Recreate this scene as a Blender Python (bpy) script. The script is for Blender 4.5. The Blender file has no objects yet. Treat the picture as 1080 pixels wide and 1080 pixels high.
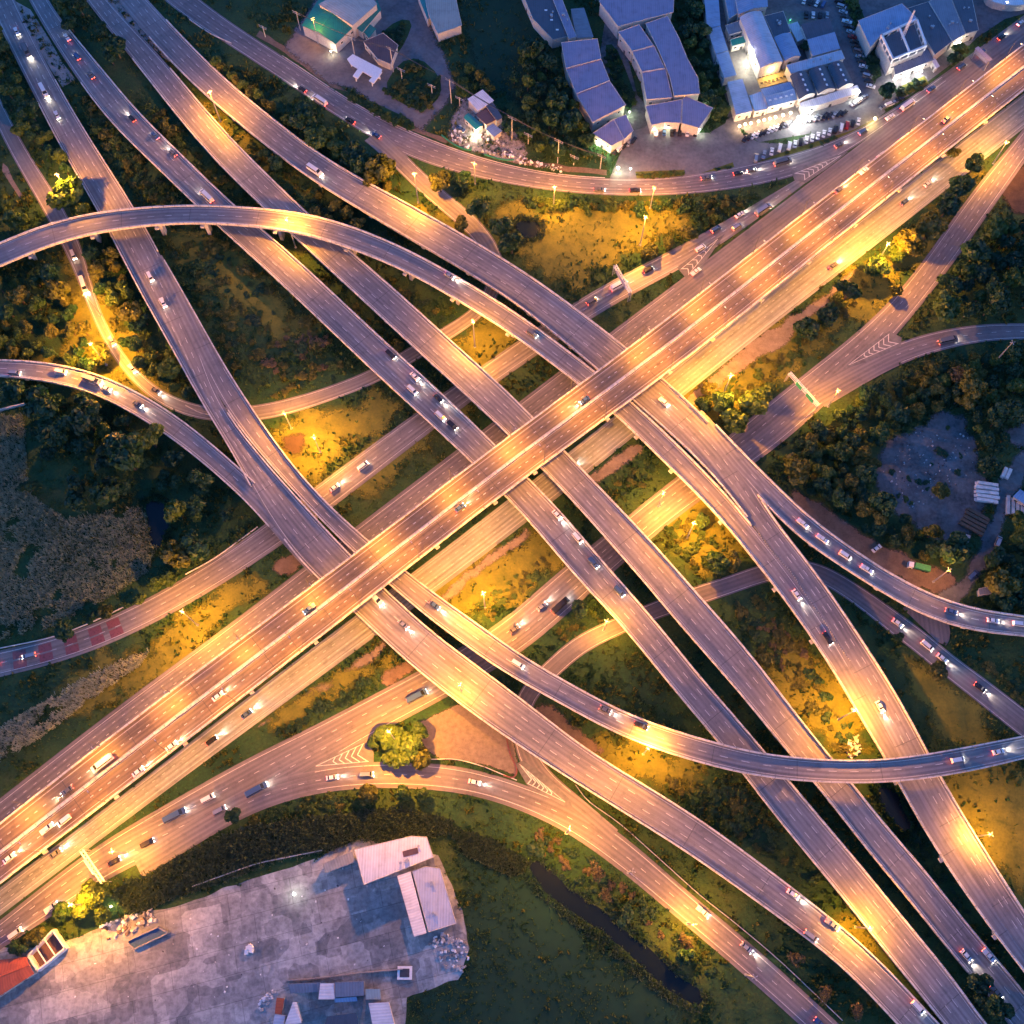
import bpy, bmesh, math, random
import numpy as np
from mathutils import Vector, Matrix
random.seed(7); RNG=np.random.default_rng(11)
SC=bpy.context.scene; COL=SC.collection
R_=math.radians
# ------------------------------------------------------------------ camera model (photo pixel -> world point at a height)
F=1083.0; TH=R_(20.7); H=400.0
cT,sT=math.cos(TH),math.sin(TH)
def PV(px,z=0.0):
    px=np.asarray(px,float); u=px[...,0]-540; v=540-px[...,1]
    dy=v*cT+F*sT; dz=v*sT-F*cT
    t=(np.asarray(z)-H)/dz
    return np.stack([t*u,t*dy,np.broadcast_to(np.asarray(z,float),t.shape)],-1)
def P(x,y,z=0.0):
    p=PV((x,y),z); return Vector((float(p[0]),float(p[1]),float(z)))
def proj(p):
    x,y,z=p[0],p[1],p[2]-H
    d=y*sT-z*cT; up=y*cT+z*sT
    return 540+F*x/d, 540-F*up/d
# ------------------------------------------------------------------ object helpers
def tag(o,label=None,cat=None,group=None,kind=None):
    if label: o['label']=label
    if cat: o['category']=cat
    if group: o['group']=group
    if kind: o['kind']=kind
    return o
def empty(name,loc,rz=0,label=None,cat=None,group=None):
    o=bpy.data.objects.new(name,None); COL.objects.link(o); o.location=loc; o.rotation_euler=(0,0,rz)
    o.empty_display_size=.5
    return tag(o,label,cat,group)
class MB:
    def __init__(s): s.v=[];s.f=[];s.m=[];s.uv=[]
    def face(s,pts,m=0,uv=None):
        i=len(s.v); s.v+= [tuple(p) for p in pts]; s.uv+= (uv if uv else [(p[0],p[1]) for p in pts])
        s.f.append(tuple(range(i,i+len(pts)))); s.m.append(m)
    def box(s,c,d,rz=0,m=0,taper=1.0):
        cx,cy,cz=c; dx,dy,dz=d[0]/2,d[1]/2,d[2]/2; co,si=math.cos(rz),math.sin(rz)
        i=len(s.v)
        for k,(a,b,e) in enumerate([(-1,-1,-1),(1,-1,-1),(1,1,-1),(-1,1,-1),(-1,-1,1),(1,-1,1),(1,1,1),(-1,1,1)]):
            q=taper if e>0 else 1
            x,y=a*dx*q,b*dy*q
            s.v.append((cx+x*co-y*si,cy+x*si+y*co,cz+e*dz)); s.uv.append((x+cx,y+cy))
        for f in [(0,3,2,1),(4,5,6,7),(0,1,5,4),(1,2,6,5),(2,3,7,6),(3,0,4,7)]:
            s.f.append(tuple(i+k for k in f)); s.m.append(m)
    def tube(s,pts,rad,n=6,m=0):
        pts=[Vector(p) for p in pts]
        if not hasattr(rad,'__len__'): rad=[rad]*len(pts)
        i0=len(s.v)
        for k,p in enumerate(pts):
            d=(pts[min(k+1,len(pts)-1)]-pts[max(k-1,0)]).normalized()
            a=d.cross(Vector((0,0,1)) if abs(d.z)<.9 else Vector((1,0,0))).normalized(); b=d.cross(a)
            for j in range(n):
                q=2*math.pi*j/n; w=p+(a*math.cos(q)+b*math.sin(q))*rad[k]
                s.v.append(tuple(w)); s.uv.append((j/n,k))
        for k in range(len(pts)-1):
            for j in range(n):
                s.f.append((i0+k*n+j,i0+k*n+(j+1)%n,i0+(k+1)*n+(j+1)%n,i0+(k+1)*n+j)); s.m.append(m)
        s.f.append(tuple(i0+j for j in range(n))); s.m.append(m)
        e=i0+(len(pts)-1)*n
        s.f.append(tuple(e+n-1-j for j in range(n))); s.m.append(m)
    def prism(s,poly,z0,z1,m=0,mt=None):
        n=len(poly); a=0
        for k in range(n):
            x0,y0=poly[k][:2]; x1,y1=poly[(k+1)%n][:2]; a+=x0*y1-x1*y0
        if a<0: poly=poly[::-1]
        for k in range(n):
            p,q=poly[k],poly[(k+1)%n]
            L=math.hypot(q[0]-p[0],q[1]-p[1])
            s.face([(p[0],p[1],z0),(q[0],q[1],z0),(q[0],q[1],z1),(p[0],p[1],z1)],m,[(0,0),(L,0),(L,z1-z0),(0,z1-z0)])
        s.face([(p[0],p[1],z1) for p in poly],m if mt is None else mt)
        s.face([(p[0],p[1],z0) for p in poly[::-1]],m)
    def mesh(s,name,mats):
        me=bpy.data.meshes.new(name); me.from_pydata(s.v,[],s.f)
        if not isinstance(mats,(list,tuple)): mats=[mats]
        for m in mats: me.materials.append(m)
        if len(mats)>1: me.polygons.foreach_set('material_index',s.m)
        uvl=me.uv_layers.new(name='UVMap'); li=np.empty(len(me.loops),int); me.loops.foreach_get('vertex_index',li)
        uvl.data.foreach_set('uv',np.asarray(s.uv,float)[li].ravel())
        me.update(); return me
    def build(s,name,mats,parent=None):
        o=bpy.data.objects.new(name,s.mesh(name,mats)); COL.objects.link(o)
        if parent is not None:
            o.parent=parent
        return o
def child(o,parent):
    o.parent=parent; return o
def copy_tree(o,parent=None):
    c=o.copy(); COL.objects.link(c)
    if parent is not None: c.parent=parent
    for ch in o.children: copy_tree(ch,c)
    return c
# ------------------------------------------------------------------ materials
def newmat(name):
    m=bpy.data.materials.new(name); m.use_nodes=True
    nt=m.node_tree; b=nt.nodes['Principled BSDF']; return m,nt,b
def N(nt,t,**k):
    n=nt.nodes.new(t)
    for a,v in k.items():
        if a in n.inputs.keys() if hasattr(n.inputs,'keys') else False: n.inputs[a].default_value=v
        else: setattr(n,a,v)
    return n
def mathn(nt,op,a,b=None,c=None):
    n=nt.nodes.new('ShaderNodeMath'); n.operation=op
    for i,x in enumerate((a,b,c)):
        if x is None: continue
        if isinstance(x,(int,float)): n.inputs[i].default_value=x
        else: nt.links.new(x,n.inputs[i])
    return n.outputs[0]
def vmul(nt,vec,s):
    n=nt.nodes.new('ShaderNodeMapping'); n.inputs['Scale'].default_value=s; nt.links.new(vec,n.inputs['Vector']); return n.outputs[0]
def noise(nt,vec,scale,detail=4,rough=.55):
    n=nt.nodes.new('ShaderNodeTexNoise'); n.inputs['Scale'].default_value=scale; n.inputs['Detail'].default_value=detail; n.inputs['Roughness'].default_value=rough
    nt.links.new(vec,n.inputs['Vector']); return n.outputs['Fac']
def ramp(nt,fac,stops):
    n=nt.nodes.new('ShaderNodeValToRGB'); e=n.color_ramp.elements
    while len(e)<len(stops): e.new(.5)
    for k,(p,c) in enumerate(stops): e[k].position=p; e[k].color=(c[0],c[1],c[2],1)
    nt.links.new(fac,n.inputs['Fac']); return n.outputs['Color']
def mix(nt,fac,a,b,mode='MIX'):
    n=nt.nodes.new('ShaderNodeMix'); n.data_type='RGBA'; n.blend_type=mode
    for k,x in ((0,fac),(6,a),(7,b)):
        if isinstance(x,(int,float)): n.inputs[k].default_value=x
        elif isinstance(x,tuple): n.inputs[k].default_value=(x[0],x[1],x[2],1)
        else: nt.links.new(x,n.inputs[k])
    return n.outputs[2]
def coord(nt,which='Object'):
    return nt.nodes.new('ShaderNodeTexCoord').outputs[which]
def position(nt): return nt.nodes.new('ShaderNodeNewGeometry').outputs['Position']
def simple(name,col,rough=.6,metal=0,var=.18,scale=1.5):
    m,nt,b=newmat(name); p=position(nt)
    f=noise(nt,p,scale,3)
    d=tuple(c*(1-var) for c in col); l=tuple(min(1,c*(1+var)) for c in col)
    nt.links.new(ramp(nt,f,[(.3,d),(.7,l)]),b.inputs['Base Color'])
    b.inputs['Roughness'].default_value=rough; b.inputs['Metallic'].default_value=metal
    return m
def emis(name,col,strength):
    m,nt,b=newmat(name); b.inputs['Base Color'].default_value=(*col,1); b.inputs['Emission Color'].default_value=(*col,1); b.inputs['Emission Strength'].default_value=strength
    return m
def asphalt(name,dark,light,joint=0,patch=.5,rough=.55):
    m,nt,b=newmat(name); uv=coord(nt,'UV'); p=position(nt)
    s1=noise(nt,vmul(nt,uv,(1.1,.010,1)),1.0,5,.65)
    s2=noise(nt,vmul(nt,uv,(.25,.035,1)),1.0,3)
    s3=noise(nt,p,2.2,4); s4=noise(nt,p,.06,2)
    v=mathn(nt,'ADD',mathn(nt,'MULTIPLY',s1,.50),mathn(nt,'MULTIPLY',s2,.30))
    v=mathn(nt,'ADD',v,mathn(nt,'MULTIPLY',s3,.14)); v=mathn(nt,'ADD',v,mathn(nt,'MULTIPLY',s4,.16))
    c=ramp(nt,v,[(.42,dark),(.54,tuple(a*.45+q*.55 for a,q in zip(dark,light))),(.66,light)])
    # rectangular resurfacing patches
    br=nt.nodes.new('ShaderNodeTexBrick'); nt.links.new(vmul(nt,uv,(1/3.6,1/17.,1)),br.inputs['Vector'])
    br.inputs['Scale'].default_value=1; br.inputs['Mortar Size'].default_value=0; br.inputs['Brick Width'].default_value=1; br.inputs['Row Height'].default_value=1
    br.inputs['Color1'].default_value=(1,1,1,1); br.inputs['Color2'].default_value=(.66,.65,.67,1); br.inputs['Bias'].default_value=-.55
    c=mix(nt,patch,c,mix(nt,1,c,br.outputs['Color'],'MULTIPLY'))
    b2=nt.nodes.new('ShaderNodeTexBrick'); nt.links.new(vmul(nt,uv,(1/60.,1/31.,1)),b2.inputs['Vector']); b2.inputs['Scale'].default_value=1; b2.inputs['Mortar Size'].default_value=0; b2.inputs['Brick Width'].default_value=1; b2.inputs['Row Height'].default_value=1
    b2.inputs['Color1'].default_value=(1.1,1.1,1.1,1); b2.inputs['Color2'].default_value=(.84,.84,.86,1)
    c=mix(nt,.8,c,mix(nt,1,c,b2.outputs['Color'],'MULTIPLY'))
    st=noise(nt,p,.28,6,.7); c=mix(nt,1,c,ramp(nt,st,[(.30,(.70,.70,.71)),(.46,(1,1,1)),(.7,(1.08,1.07,1.06))]),'MULTIPLY')
    # oil and tyre tracks along the lanes
    sx=nt.nodes.new('ShaderNodeSeparateXYZ'); nt.links.new(uv,sx.inputs[0])
    tr=mathn(nt,'SINE',mathn(nt,'MULTIPLY',sx.outputs[0],2*math.pi/1.75))
    tr=mathn(nt,'MULTIPLY',mathn(nt,'ADD',tr,1.0),.17)
    c=mix(nt,tr,c,tuple(d*.6 for d in dark))
    if joint:
        j=mathn(nt,'LESS_THAN',mathn(nt,'MODULO',mathn(nt,'ADD',sx.outputs[1],5000.),float(joint)),.28)
        c=mix(nt,mathn(nt,'MULTIPLY',j,.6),c,(.05,.05,.05))
    nt.links.new(c,b.inputs['Base Color']); b.inputs['Roughness'].default_value=rough
    bp=nt.nodes.new('ShaderNodeBump'); bp.inputs['Strength'].default_value=.15; nt.links.new(s3,bp.inputs['Height']); nt.links.new(bp.outputs[0],b.inputs['Normal'])
    return m
M={}
M['deck']=asphalt('worn_concrete_deck',(.115,.110,.118),(.275,.26,.27),joint=31,patch=.7,rough=.5)
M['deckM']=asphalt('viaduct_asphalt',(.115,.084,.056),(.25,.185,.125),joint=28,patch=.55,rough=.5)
M['road']=asphalt('asphalt',(.105,.098,.106),(.225,.205,.212),patch=.6)
M['roadpale']=asphalt('pale_concrete_road',(.15,.165,.155),(.37,.40,.37),patch=.7,rough=.45)
M['roadR']=asphalt('concrete_road',(.12,.115,.11),(.28,.26,.24),patch=.6,rough=.45)
def paint(name,col):
    m,nt,b=newmat(name); p=position(nt); f=noise(nt,p,1.3,4)
    nt.links.new(ramp(nt,f,[(.30,tuple(c*.55 for c in col)),(.50,col)]),b.inputs['Base Color']); b.inputs['Roughness'].default_value=.5; return m
M['paint']=paint('white_road_paint',(.62,.60,.57)); M['paintfaint']=paint('worn_road_paint',(.42,.40,.38)); M['redpaint']=paint('red_road_paint',(.19,.07,.075))
M['conc']=simple('concrete',(.46,.44,.42),.75,var=.25,scale=.5)
M['conclight']=simple('pale_concrete',(.62,.59,.56),.7,var=.2,scale=.6)
def parapet_mat():
    m,nt,b=newmat('parapet_concrete'); uv=coord(nt,'UV'); p=position(nt); sx=nt.nodes.new('ShaderNodeSeparateXYZ'); nt.links.new(uv,sx.inputs[0])
    f=noise(nt,p,.35,6,.7); c=ramp(nt,f,[(.32,(.30,.285,.27)),(.5,(.54,.51,.48)),(.66,(.66,.63,.60))])
    j=mathn(nt,'LESS_THAN',mathn(nt,'MODULO',mathn(nt,'ADD',sx.outputs[1],4000.),5.0),.22); c=mix(nt,mathn(nt,'MULTIPLY',j,.65),c,(.08,.08,.08))
    nt.links.new(c,b.inputs['Base Color']); b.inputs['Roughness'].default_value=.75; return m
M['parapet']=parapet_mat(); M['cable']=simple('cable',(.05,.05,.055),.6)
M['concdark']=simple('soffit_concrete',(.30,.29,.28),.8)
M['steel']=simple('galvanised_steel',(.42,.43,.45),.45,.4); M['darksteel']=simple('dark_steel',(.07,.07,.08),.5,.3)
M['white']=simple('white_paint',(.78,.78,.78),.5,var=.08); M['glass']=simple('dark_glass',(.02,.025,.03),.1); M['rubber']=simple('rubber',(.02,.02,.02),.8)
M['bark']=simple('bark',(.10,.075,.05),.9,var=.3)
M['sodium']=emis('sodium_lamp',(1,.62,.25),3); M['whitelamp']=emis('white_lamp',(1,.93,.78),4); M['head']=emis('headlamp',(1,.90,.72),5); M['tail']=emis('tail_lamp',(1,.05,.03),2)
M['offlamp']=simple('unlit_lens',(.7,.7,.72),.3)
def leaf(name,a,bc,rnd=True):
    m,nt,b=newmat(name); p=position(nt); f=noise(nt,p,.45,3); oi=nt.nodes.new('ShaderNodeObjectInfo')
    f=mathn(nt,'ADD',mathn(nt,'MULTIPLY',f,.8),mathn(nt,'MULTIPLY',oi.outputs['Random'],.4))
    c=ramp(nt,f,[(.35,a),(.85,bc)]); nt.links.new(c,b.inputs['Base Color']); b.inputs['Roughness'].default_value=.55
    t=nt.nodes.new('ShaderNodeBsdfTranslucent'); nt.links.new(c,t.inputs['Color']); ms=nt.nodes.new('ShaderNodeMixShader'); ms.inputs[0].default_value=.25
    nt.links.new(b.outputs[0],ms.inputs[1]); nt.links.new(t.outputs[0],ms.inputs[2]); nt.links.new(ms.outputs[0],nt.nodes['Material Output'].inputs['Surface'])
    return m
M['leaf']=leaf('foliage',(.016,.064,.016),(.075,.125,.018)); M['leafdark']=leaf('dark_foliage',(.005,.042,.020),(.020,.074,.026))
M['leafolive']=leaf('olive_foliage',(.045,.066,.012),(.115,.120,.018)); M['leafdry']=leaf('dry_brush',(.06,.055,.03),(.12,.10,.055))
M['reed']=leaf('reed_blades',(.20,.27,.18),(.48,.52,.38)); M['tuft']=leaf('grass_blades',(.010,.056,.013),(.056,.096,.014)); M['reeddark']=leaf('dark_reed_blades',(.022,.062,.042),(.075,.115,.070))
def ground_mat():
    m,nt,b=newmat('meadow'); p=position(nt)
    a=noise(nt,p,.022,3); c2=noise(nt,p,.11,5,.65); f=noise(nt,p,.9,4,.7)
    g=ramp(nt,mathn(nt,'ADD',mathn(nt,'MULTIPLY',a,.55),mathn(nt,'MULTIPLY',c2,.45)),[(.34,(.005,.040,.015)),(.46,(.014,.060,.016)),(.56,(.034,.074,.015)),(.68,(.062,.080,.020))])
    g=mix(nt,1,g,ramp(nt,f,[(.3,(.55,.55,.55)),(.7,(1.25,1.25,1.25))]),'MULTIPLY')
    nt.links.new(g,b.inputs['Base Color']); b.inputs['Roughness'].default_value=.9
    bp=nt.nodes.new('ShaderNodeBump'); bp.inputs['Strength'].default_value=.6; bp.inputs['Distance'].default_value=.5; nt.links.new(f,bp.inputs['Height']); nt.links.new(bp.outputs[0],b.inputs['Normal'])
    return m
M['ground']=ground_mat()
def earth(name,a,bc,sc=.25):
    m,nt,b=newmat(name); p=position(nt); f=mathn(nt,'ADD',mathn(nt,'MULTIPLY',noise(nt,p,sc,6,.65),.7),mathn(nt,'MULTIPLY',noise(nt,p,sc*7,3),.3))
    nt.links.new(ramp(nt,f,[(.35,a),(.65,bc)]),b.inputs['Base Color']); b.inputs['Roughness'].default_value=.95
    bp=nt.nodes.new('ShaderNodeBump'); bp.inputs['Strength'].default_value=.5; nt.links.new(f,bp.inputs['Height']); nt.links.new(bp.outputs[0],b.inputs['Normal']); return m
M['earth']=earth('bare_earth',(.10,.07,.05),(.20,.145,.105)); M['scorch']=earth('dark_soil',(.035,.022,.016),(.08,.05,.035)); M['gravel']=earth('grey_yard',(.035,.042,.047),(.16,.17,.175),.10)
M['dirt']=earth('pale_path',(.12,.10,.075),(.27,.22,.18)); M['lawn']=earth('lamplit_grass',(.060,.078,.012),(.165,.160,.022),.16); M['darkmeadow']=earth('dark_meadow',(.003,.032,.014),(.006,.046,.020),.1)  # lawn: lamp glow painted into the grass as a brighter gold
M['tarmac']=earth('old_tarmac',(.085,.085,.095),(.20,.195,.20),.09); M['concrete_m']=earth('paved_median',(.22,.20,.19),(.38,.35,.33),.2); M['paving']=earth('brown_paving',(.115,.095,.088),(.20,.17,.155),.5); M['rubble']=earth('rubble',(.12,.11,.10),(.42,.40,.38),.6)
def slab_mat():
    m,nt,b=newmat('slab_patchwork'); p=position(nt)
    mp=nt.nodes.new('ShaderNodeMapping'); mp.inputs['Rotation'].default_value=(0,0,R_(-14)); nt.links.new(p,mp.inputs['Vector'])
    def vor(scale,stretch):
        v=nt.nodes.new('ShaderNodeTexVoronoi'); v.distance='CHEBYCHEV'; v.inputs['Scale'].default_value=scale; v.inputs['Randomness'].default_value=.75
        nt.links.new(vmul(nt,mp.outputs[0],stretch),v.inputs['Vector']); s=nt.nodes.new('ShaderNodeSeparateColor'); nt.links.new(v.outputs['Color'],s.inputs[0]); return s.outputs[0]
    c=ramp(nt,mathn(nt,'ADD',mathn(nt,'MULTIPLY',vor(.085,(1,1.35,1)),.6),mathn(nt,'MULTIPLY',vor(.20,(1.4,1,1)),.4)),[(.2,(.19,.20,.205)),(.45,(.275,.285,.285)),(.6,(.33,.34,.335)),(.85,(.43,.44,.43))])
    br=nt.nodes.new('ShaderNodeTexBrick'); nt.links.new(mp.outputs[0],br.inputs['Vector']); br.inputs['Scale'].default_value=1; br.inputs['Brick Width'].default_value=23; br.inputs['Row Height'].default_value=9
    br.inputs['Mortar Size'].default_value=.10; br.inputs['Color1'].default_value=(1,1,1,1); br.inputs['Color2'].default_value=(.86,.86,.87,1); br.inputs['Mortar'].default_value=(.45,.45,.45,1); br.offset=.37
    c=mix(nt,.8,c,mix(nt,1,c,br.outputs['Color'],'MULTIPLY'))
    s=noise(nt,p,.06,7,.72); s2=noise(nt,p,.6,4,.6)
    c=mix(nt,1,c,ramp(nt,s,[(.34,(.62,.63,.65)),(.48,(.97,.97,.97)),(.62,(1.22,1.20,1.18))]),'MULTIPLY')
    c=mix(nt,1,c,ramp(nt,s2,[(.3,(.68,.68,.68)),(.6,(1.1,1.1,1.1))]),'MULTIPLY')
    nt.links.new(c,b.inputs['Base Color']); b.inputs['Roughness'].default_value=.8; return m
M['slab']=slab_mat()
def water_mat():
    m,nt,b=newmat('dark_water'); b.inputs['Base Color'].default_value=(.006,.012,.014,1); b.inputs['Roughness'].default_value=.25; b.inputs['Specular IOR Level'].default_value=.3
    bp=nt.nodes.new('ShaderNodeBump'); bp.inputs['Strength'].default_value=.05; nt.links.new(noise(nt,position(nt),.8,3),bp.inputs['Height']); nt.links.new(bp.outputs[0],b.inputs['Normal']); return m
M['water']=water_mat()
def roofm(name,col,period=1.0,var=.15,rough=.45):
    m,nt,b=newmat(name); uv=coord(nt,'UV'); p=position(nt); sx=nt.nodes.new('ShaderNodeSeparateXYZ'); nt.links.new(uv,sx.inputs[0])
    w=mathn(nt,'SINE',mathn(nt,'MULTIPLY',sx.outputs[0],2*math.pi/period)); s=noise(nt,p,.25,5,.6); s2=noise(nt,vmul(nt,uv,(1.2,.06,1)),1,3)
    c=ramp(nt,mathn(nt,'ADD',mathn(nt,'MULTIPLY',s,.6),mathn(nt,'MULTIPLY',s2,.4)),[(.32,tuple(q*(1-var*2) for q in col)),(.5,col),(.7,tuple(q*(1+var) for q in col))])
    c=mix(nt,mathn(nt,'MULTIPLY',mathn(nt,'ADD',w,1.0),.07),c,(.03,.03,.03))
    nt.links.new(c,b.inputs['Base Color']); b.inputs['Roughness'].default_value=rough
    bp=nt.nodes.new('ShaderNodeBump'); bp.inputs['Strength'].default_value=.3; bp.inputs['Distance'].default_value=.06; nt.links.new(w,bp.inputs['Height']); nt.links.new(bp.outputs[0],b.inputs['Normal']); return m
for k,c in dict(rviolet=(.27,.25,.36),rblue=(.24,.34,.50),rgrey=(.20,.22,.27),rdark=(.075,.09,.12),rgreen=(.01,.20,.17),rpale=(.42,.44,.40),rteal=(.02,.24,.24),rwhite=(.72,.70,.72),rorange=(.42,.10,.04),rbrown=(.12,.07,.07),rlight=(.50,.52,.60),rtan=(.36,.36,.32)).items(): M[k]=roofm(k+'_roof',c)
M['wall']=simple('plaster_wall',(.50,.48,.45),.8); M['wallyellow']=simple('ochre_wall',(.55,.40,.16),.8)
M['tank']=simple('blue_tarp',(.04,.10,.20),.5)
EXPO=4.6
# ------------------------------------------------------------------ setting: ground sheet
g=MB(); g.face([(-2500,-2500,0),(2500,-2500,0),(2500,2500,0),(-2500,2500,0)])
tag(g.build('ground',M['ground']),kind='structure')
# occupancy grids (1 m) : what grows must keep off roads, lots, water and houses
GX0,GY0,GW,GH=-340,-130,680,640
gridG=np.zeros((GH,GW),bool); gridA=np.zeros((GH,GW),bool); gridH=np.zeros((GH,GW),bool)
YY,XX=np.mgrid[0:GH,0:GW]; XX=XX+GX0+.5; YY=YY+GY0+.5
def stamp(grid,x,y,r):
    i0,i1=int(x-r-GX0),int(x+r-GX0)+2; j0,j1=int(y-r-GY0),int(y+r-GY0)+2
    i0,j0=max(i0,0),max(j0,0); i1,j1=min(i1,GW),min(j1,GH)
    if i0>=i1 or j0>=j1: return
    grid[j0:j1,i0:i1]|=((XX[j0:j1,i0:i1]-x)**2+(YY[j0:j1,i0:i1]-y)**2<=r*r)
def inpoly(poly,X,Y):
    r=np.zeros(X.shape,bool); n=len(poly)
    for k in range(n):
        x0,y0=poly[k][:2]; x1,y1=poly[(k+1)%n][:2]
        if y0==y1: continue
        r^=((Y>min(y0,y1))&(Y<=max(y0,y1))&(X<(x1-x0)*(Y-y0)/(y1-y0)+x0))
    return r
gridL=np.zeros((GH,GW),bool)
gridM=np.zeros((GH,GW),bool)
def stamp_poly(poly,grids):
    m=inpoly(poly,XX,YY)
    for q in grids: q|=m
def blocked(grid,x,y,r=0):
    pts=[(x,y)] if r<=0 else [(x,y)]+[(x+r*math.cos(a),y+r*math.sin(a)) for a in np.arange(0,6.28,.785)]
    for a,c in pts:
        i,j=int(a-GX0),int(c-GY0)
        if 0<=i<GW and 0<=j<GH and grid[j,i]: return True
    return False
# ------------------------------------------------------------------ ribbons traced edge by edge
def cr(pts,per=12):
    pts=np.asarray(pts,float); n=len(pts); out=[]
    ext=np.vstack([2*pts[0]-pts[1],pts,2*pts[-1]-pts[-2]])
    for k in range(n-1):
        p0,p1,p2,p3=ext[k:k+4]
        for t in np.linspace(0,1,per,endpoint=False):
            out.append(.5*((2*p1)+(p2-p0)*t+(2*p0-5*p1+4*p2-p3)*t*t+(3*p1-p0-3*p2+p3)*t**3))
    out.append(pts[-1]); return np.array(out)
def resamp(c,n):
    d=np.r_[0,np.cumsum(np.linalg.norm(np.diff(c,axis=0),axis=1))]; t=np.linspace(0,d[-1],n)
    return np.stack([np.interp(t,d,c[:,k]) for k in range(c.shape[1])],1)
def gsm(a,s):
    if s<=0: return a
    k=int(3*s)+1; w=np.exp(-.5*(np.arange(-k,k+1)/s)**2); w/=w.sum()
    a=np.asarray(a,float); one=a.ndim==1
    if one: a=a[:,None]
    k2=min(k,len(a)-1)
    lo=2*a[0]-a[1:k2+1][::-1]; hi=2*a[-1]-a[-k2-1:-1][::-1]
    if k2<k: lo=np.vstack([np.repeat(lo[:1],k-k2,0),lo]); hi=np.vstack([hi,np.repeat(hi[-1:],k-k2,0)])
    e=np.vstack([lo,a,hi]); r=np.stack([np.convolve(e[:,j],w,'valid') for j in range(a.shape[1])],1)
    return r[:,0] if one else r
ROADS={}
class Road:
    def __init__(s,key,A,B,zs=None,sig=4,ext=(60,60),wsig=6):
        s.key=key; a=cr(A); b=cr(B); L=np.linalg.norm(np.diff(a,axis=0),axis=1).sum(); n=max(20,int(L*.42/3.0)); a=resamp(a,n); b=resamp(b,n); c=(a+b)/2
        if isinstance(zs,(int,float)): z=np.full(n,float(zs))
        else:
            tt=[];vv=[]
            for (p,v) in zs: tt.append(int(np.argmin(((c-np.array(p))**2).sum(1)))); vv.append(v)
            o=np.argsort(tt); z=gsm(np.interp(np.arange(n),np.array(tt)[o],np.array(vv,float)[o]),7)
        a3=PV(a,z); b3=PV(b,z); C=(a3+b3)/2
        C=gsm(C,sig); T=np.gradient(C[:,:2],axis=0); T/=np.linalg.norm(T,axis=1)[:,None]
        D=b3[:,:2]-a3[:,:2]; hw=np.abs(T[:,0]*D[:,1]-T[:,1]*D[:,0])/2; hw=np.maximum(gsm(hw,wsig),1.0)
        s.n0=0
        for end,e in ((0,ext[0]),(1,ext[1])):
            if e<=0: continue
            m=max(1,int(e/6)); st=np.arange(1,m+1)*6.0
            if end==0:
                q=C[0]-np.c_[T[0][None,:]*st[::-1,None],np.zeros(m)]; C=np.vstack([q,C]); hw=np.r_[np.full(m,hw[0]),hw]; s.n0=m
            else:
                q=C[-1]+np.c_[T[-1][None,:]*st[:,None],np.zeros(m)]; C=np.vstack([C,q]); hw=np.r_[hw,np.full(m,hw[-1])]
        T=np.gradient(C[:,:2],axis=0); T/=np.linalg.norm(T,axis=1)[:,None]
        s.C=C; s.T=T; s.Nn=np.stack([-T[:,1],T[:,0]],1); s.hw=hw
        # side sign so that 'A' is -1
        k=len(C)//2; kk=min(max(k-s.n0,0),n-1)
        s.sa=1 if (a3[kk,:2]-C[k,:2])@s.Nn[k]>0 else -1
        s.S=np.r_[0,np.cumsum(np.linalg.norm(np.diff(C[:,:2],axis=0),axis=1))]
        s.px=np.array([proj(p) for p in C]); ROADS[key]=s
    def idx(s,p): return int(np.argmin(((s.px-np.array(p))**2).sum(1)))
    def pt(s,i,off,dz=0.0):          # off in metres towards side A when positive
        q=s.C[i,:2]+s.Nn[i]*off*s.sa; return (q[0],q[1],s.C[i,2]+dz)
    def at(s,S,off,dz=0.0):
        C=[np.interp(S,s.S,s.C[:,k]) for k in range(3)]; nx=np.interp(S,s.S,s.Nn[:,0]); ny=np.interp(S,s.S,s.Nn[:,1]); l=math.hypot(nx,ny)
        return (C[0]+nx/l*off*s.sa,C[1]+ny/l*off*s.sa,C[2]+dz)
    def hwS(s,S): return float(np.interp(S,s.S,s.hw))
    def strip(s,mb,o0,o1,dz,i0=0,i1=None,m=0,flip=False):
        i1=len(s.C)-1 if i1 is None else i1
        o0=np.broadcast_to(o0,len(s.C)); o1=np.broadcast_to(o1,len(s.C))
        for i in range(i0,i1):
            q=[s.pt(i,o0[i],dz),s.pt(i,o1[i],dz),s.pt(i+1,o1[i+1],dz),s.pt(i+1,o0[i+1],dz)]
            uv=[(o0[i],s.S[i]),(o1[i],s.S[i]),(o1[i+1],s.S[i+1]),(o0[i+1],s.S[i+1])]
            # up facing
            v1=np.subtract(q[1],q[0]); v2=np.subtract(q[3],q[0])
            if v1[0]*v2[1]-v1[1]*v2[0]<0: q=q[::-1]; uv=uv[::-1]
            mb.face(q,m,uv)
    def solid(s,mb,o0,o1,z0,z1,i0=0,i1=None,m=0):
        i1=len(s.C)-1 if i1 is None else i1
        if i1<=i0: return
        o0=np.broadcast_to(o0,len(s.C)); o1=np.broadcast_to(o1,len(s.C)); b=len(mb.v)
        for i in range(i0,i1+1):
            for (o,z) in ((o0[i],z0),(o1[i],z0),(o1[i],z1),(o0[i],z1)):
                mb.v.append(s.pt(i,o,z)); mb.uv.append((o,s.S[i]))
        for i in range(i1-i0):
            k=b+4*i
            for j in range(4): mb.f.append((k+j,k+(j+1)%4,k+4+(j+1)%4,k+4+j)); mb.m.append(m)
        mb.f.append((b,b+1,b+2,b+3)); mb.m.append(m); e=b+4*(i1-i0); mb.f.append((e+3,e+2,e+1,e)); mb.m.append(m)
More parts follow.
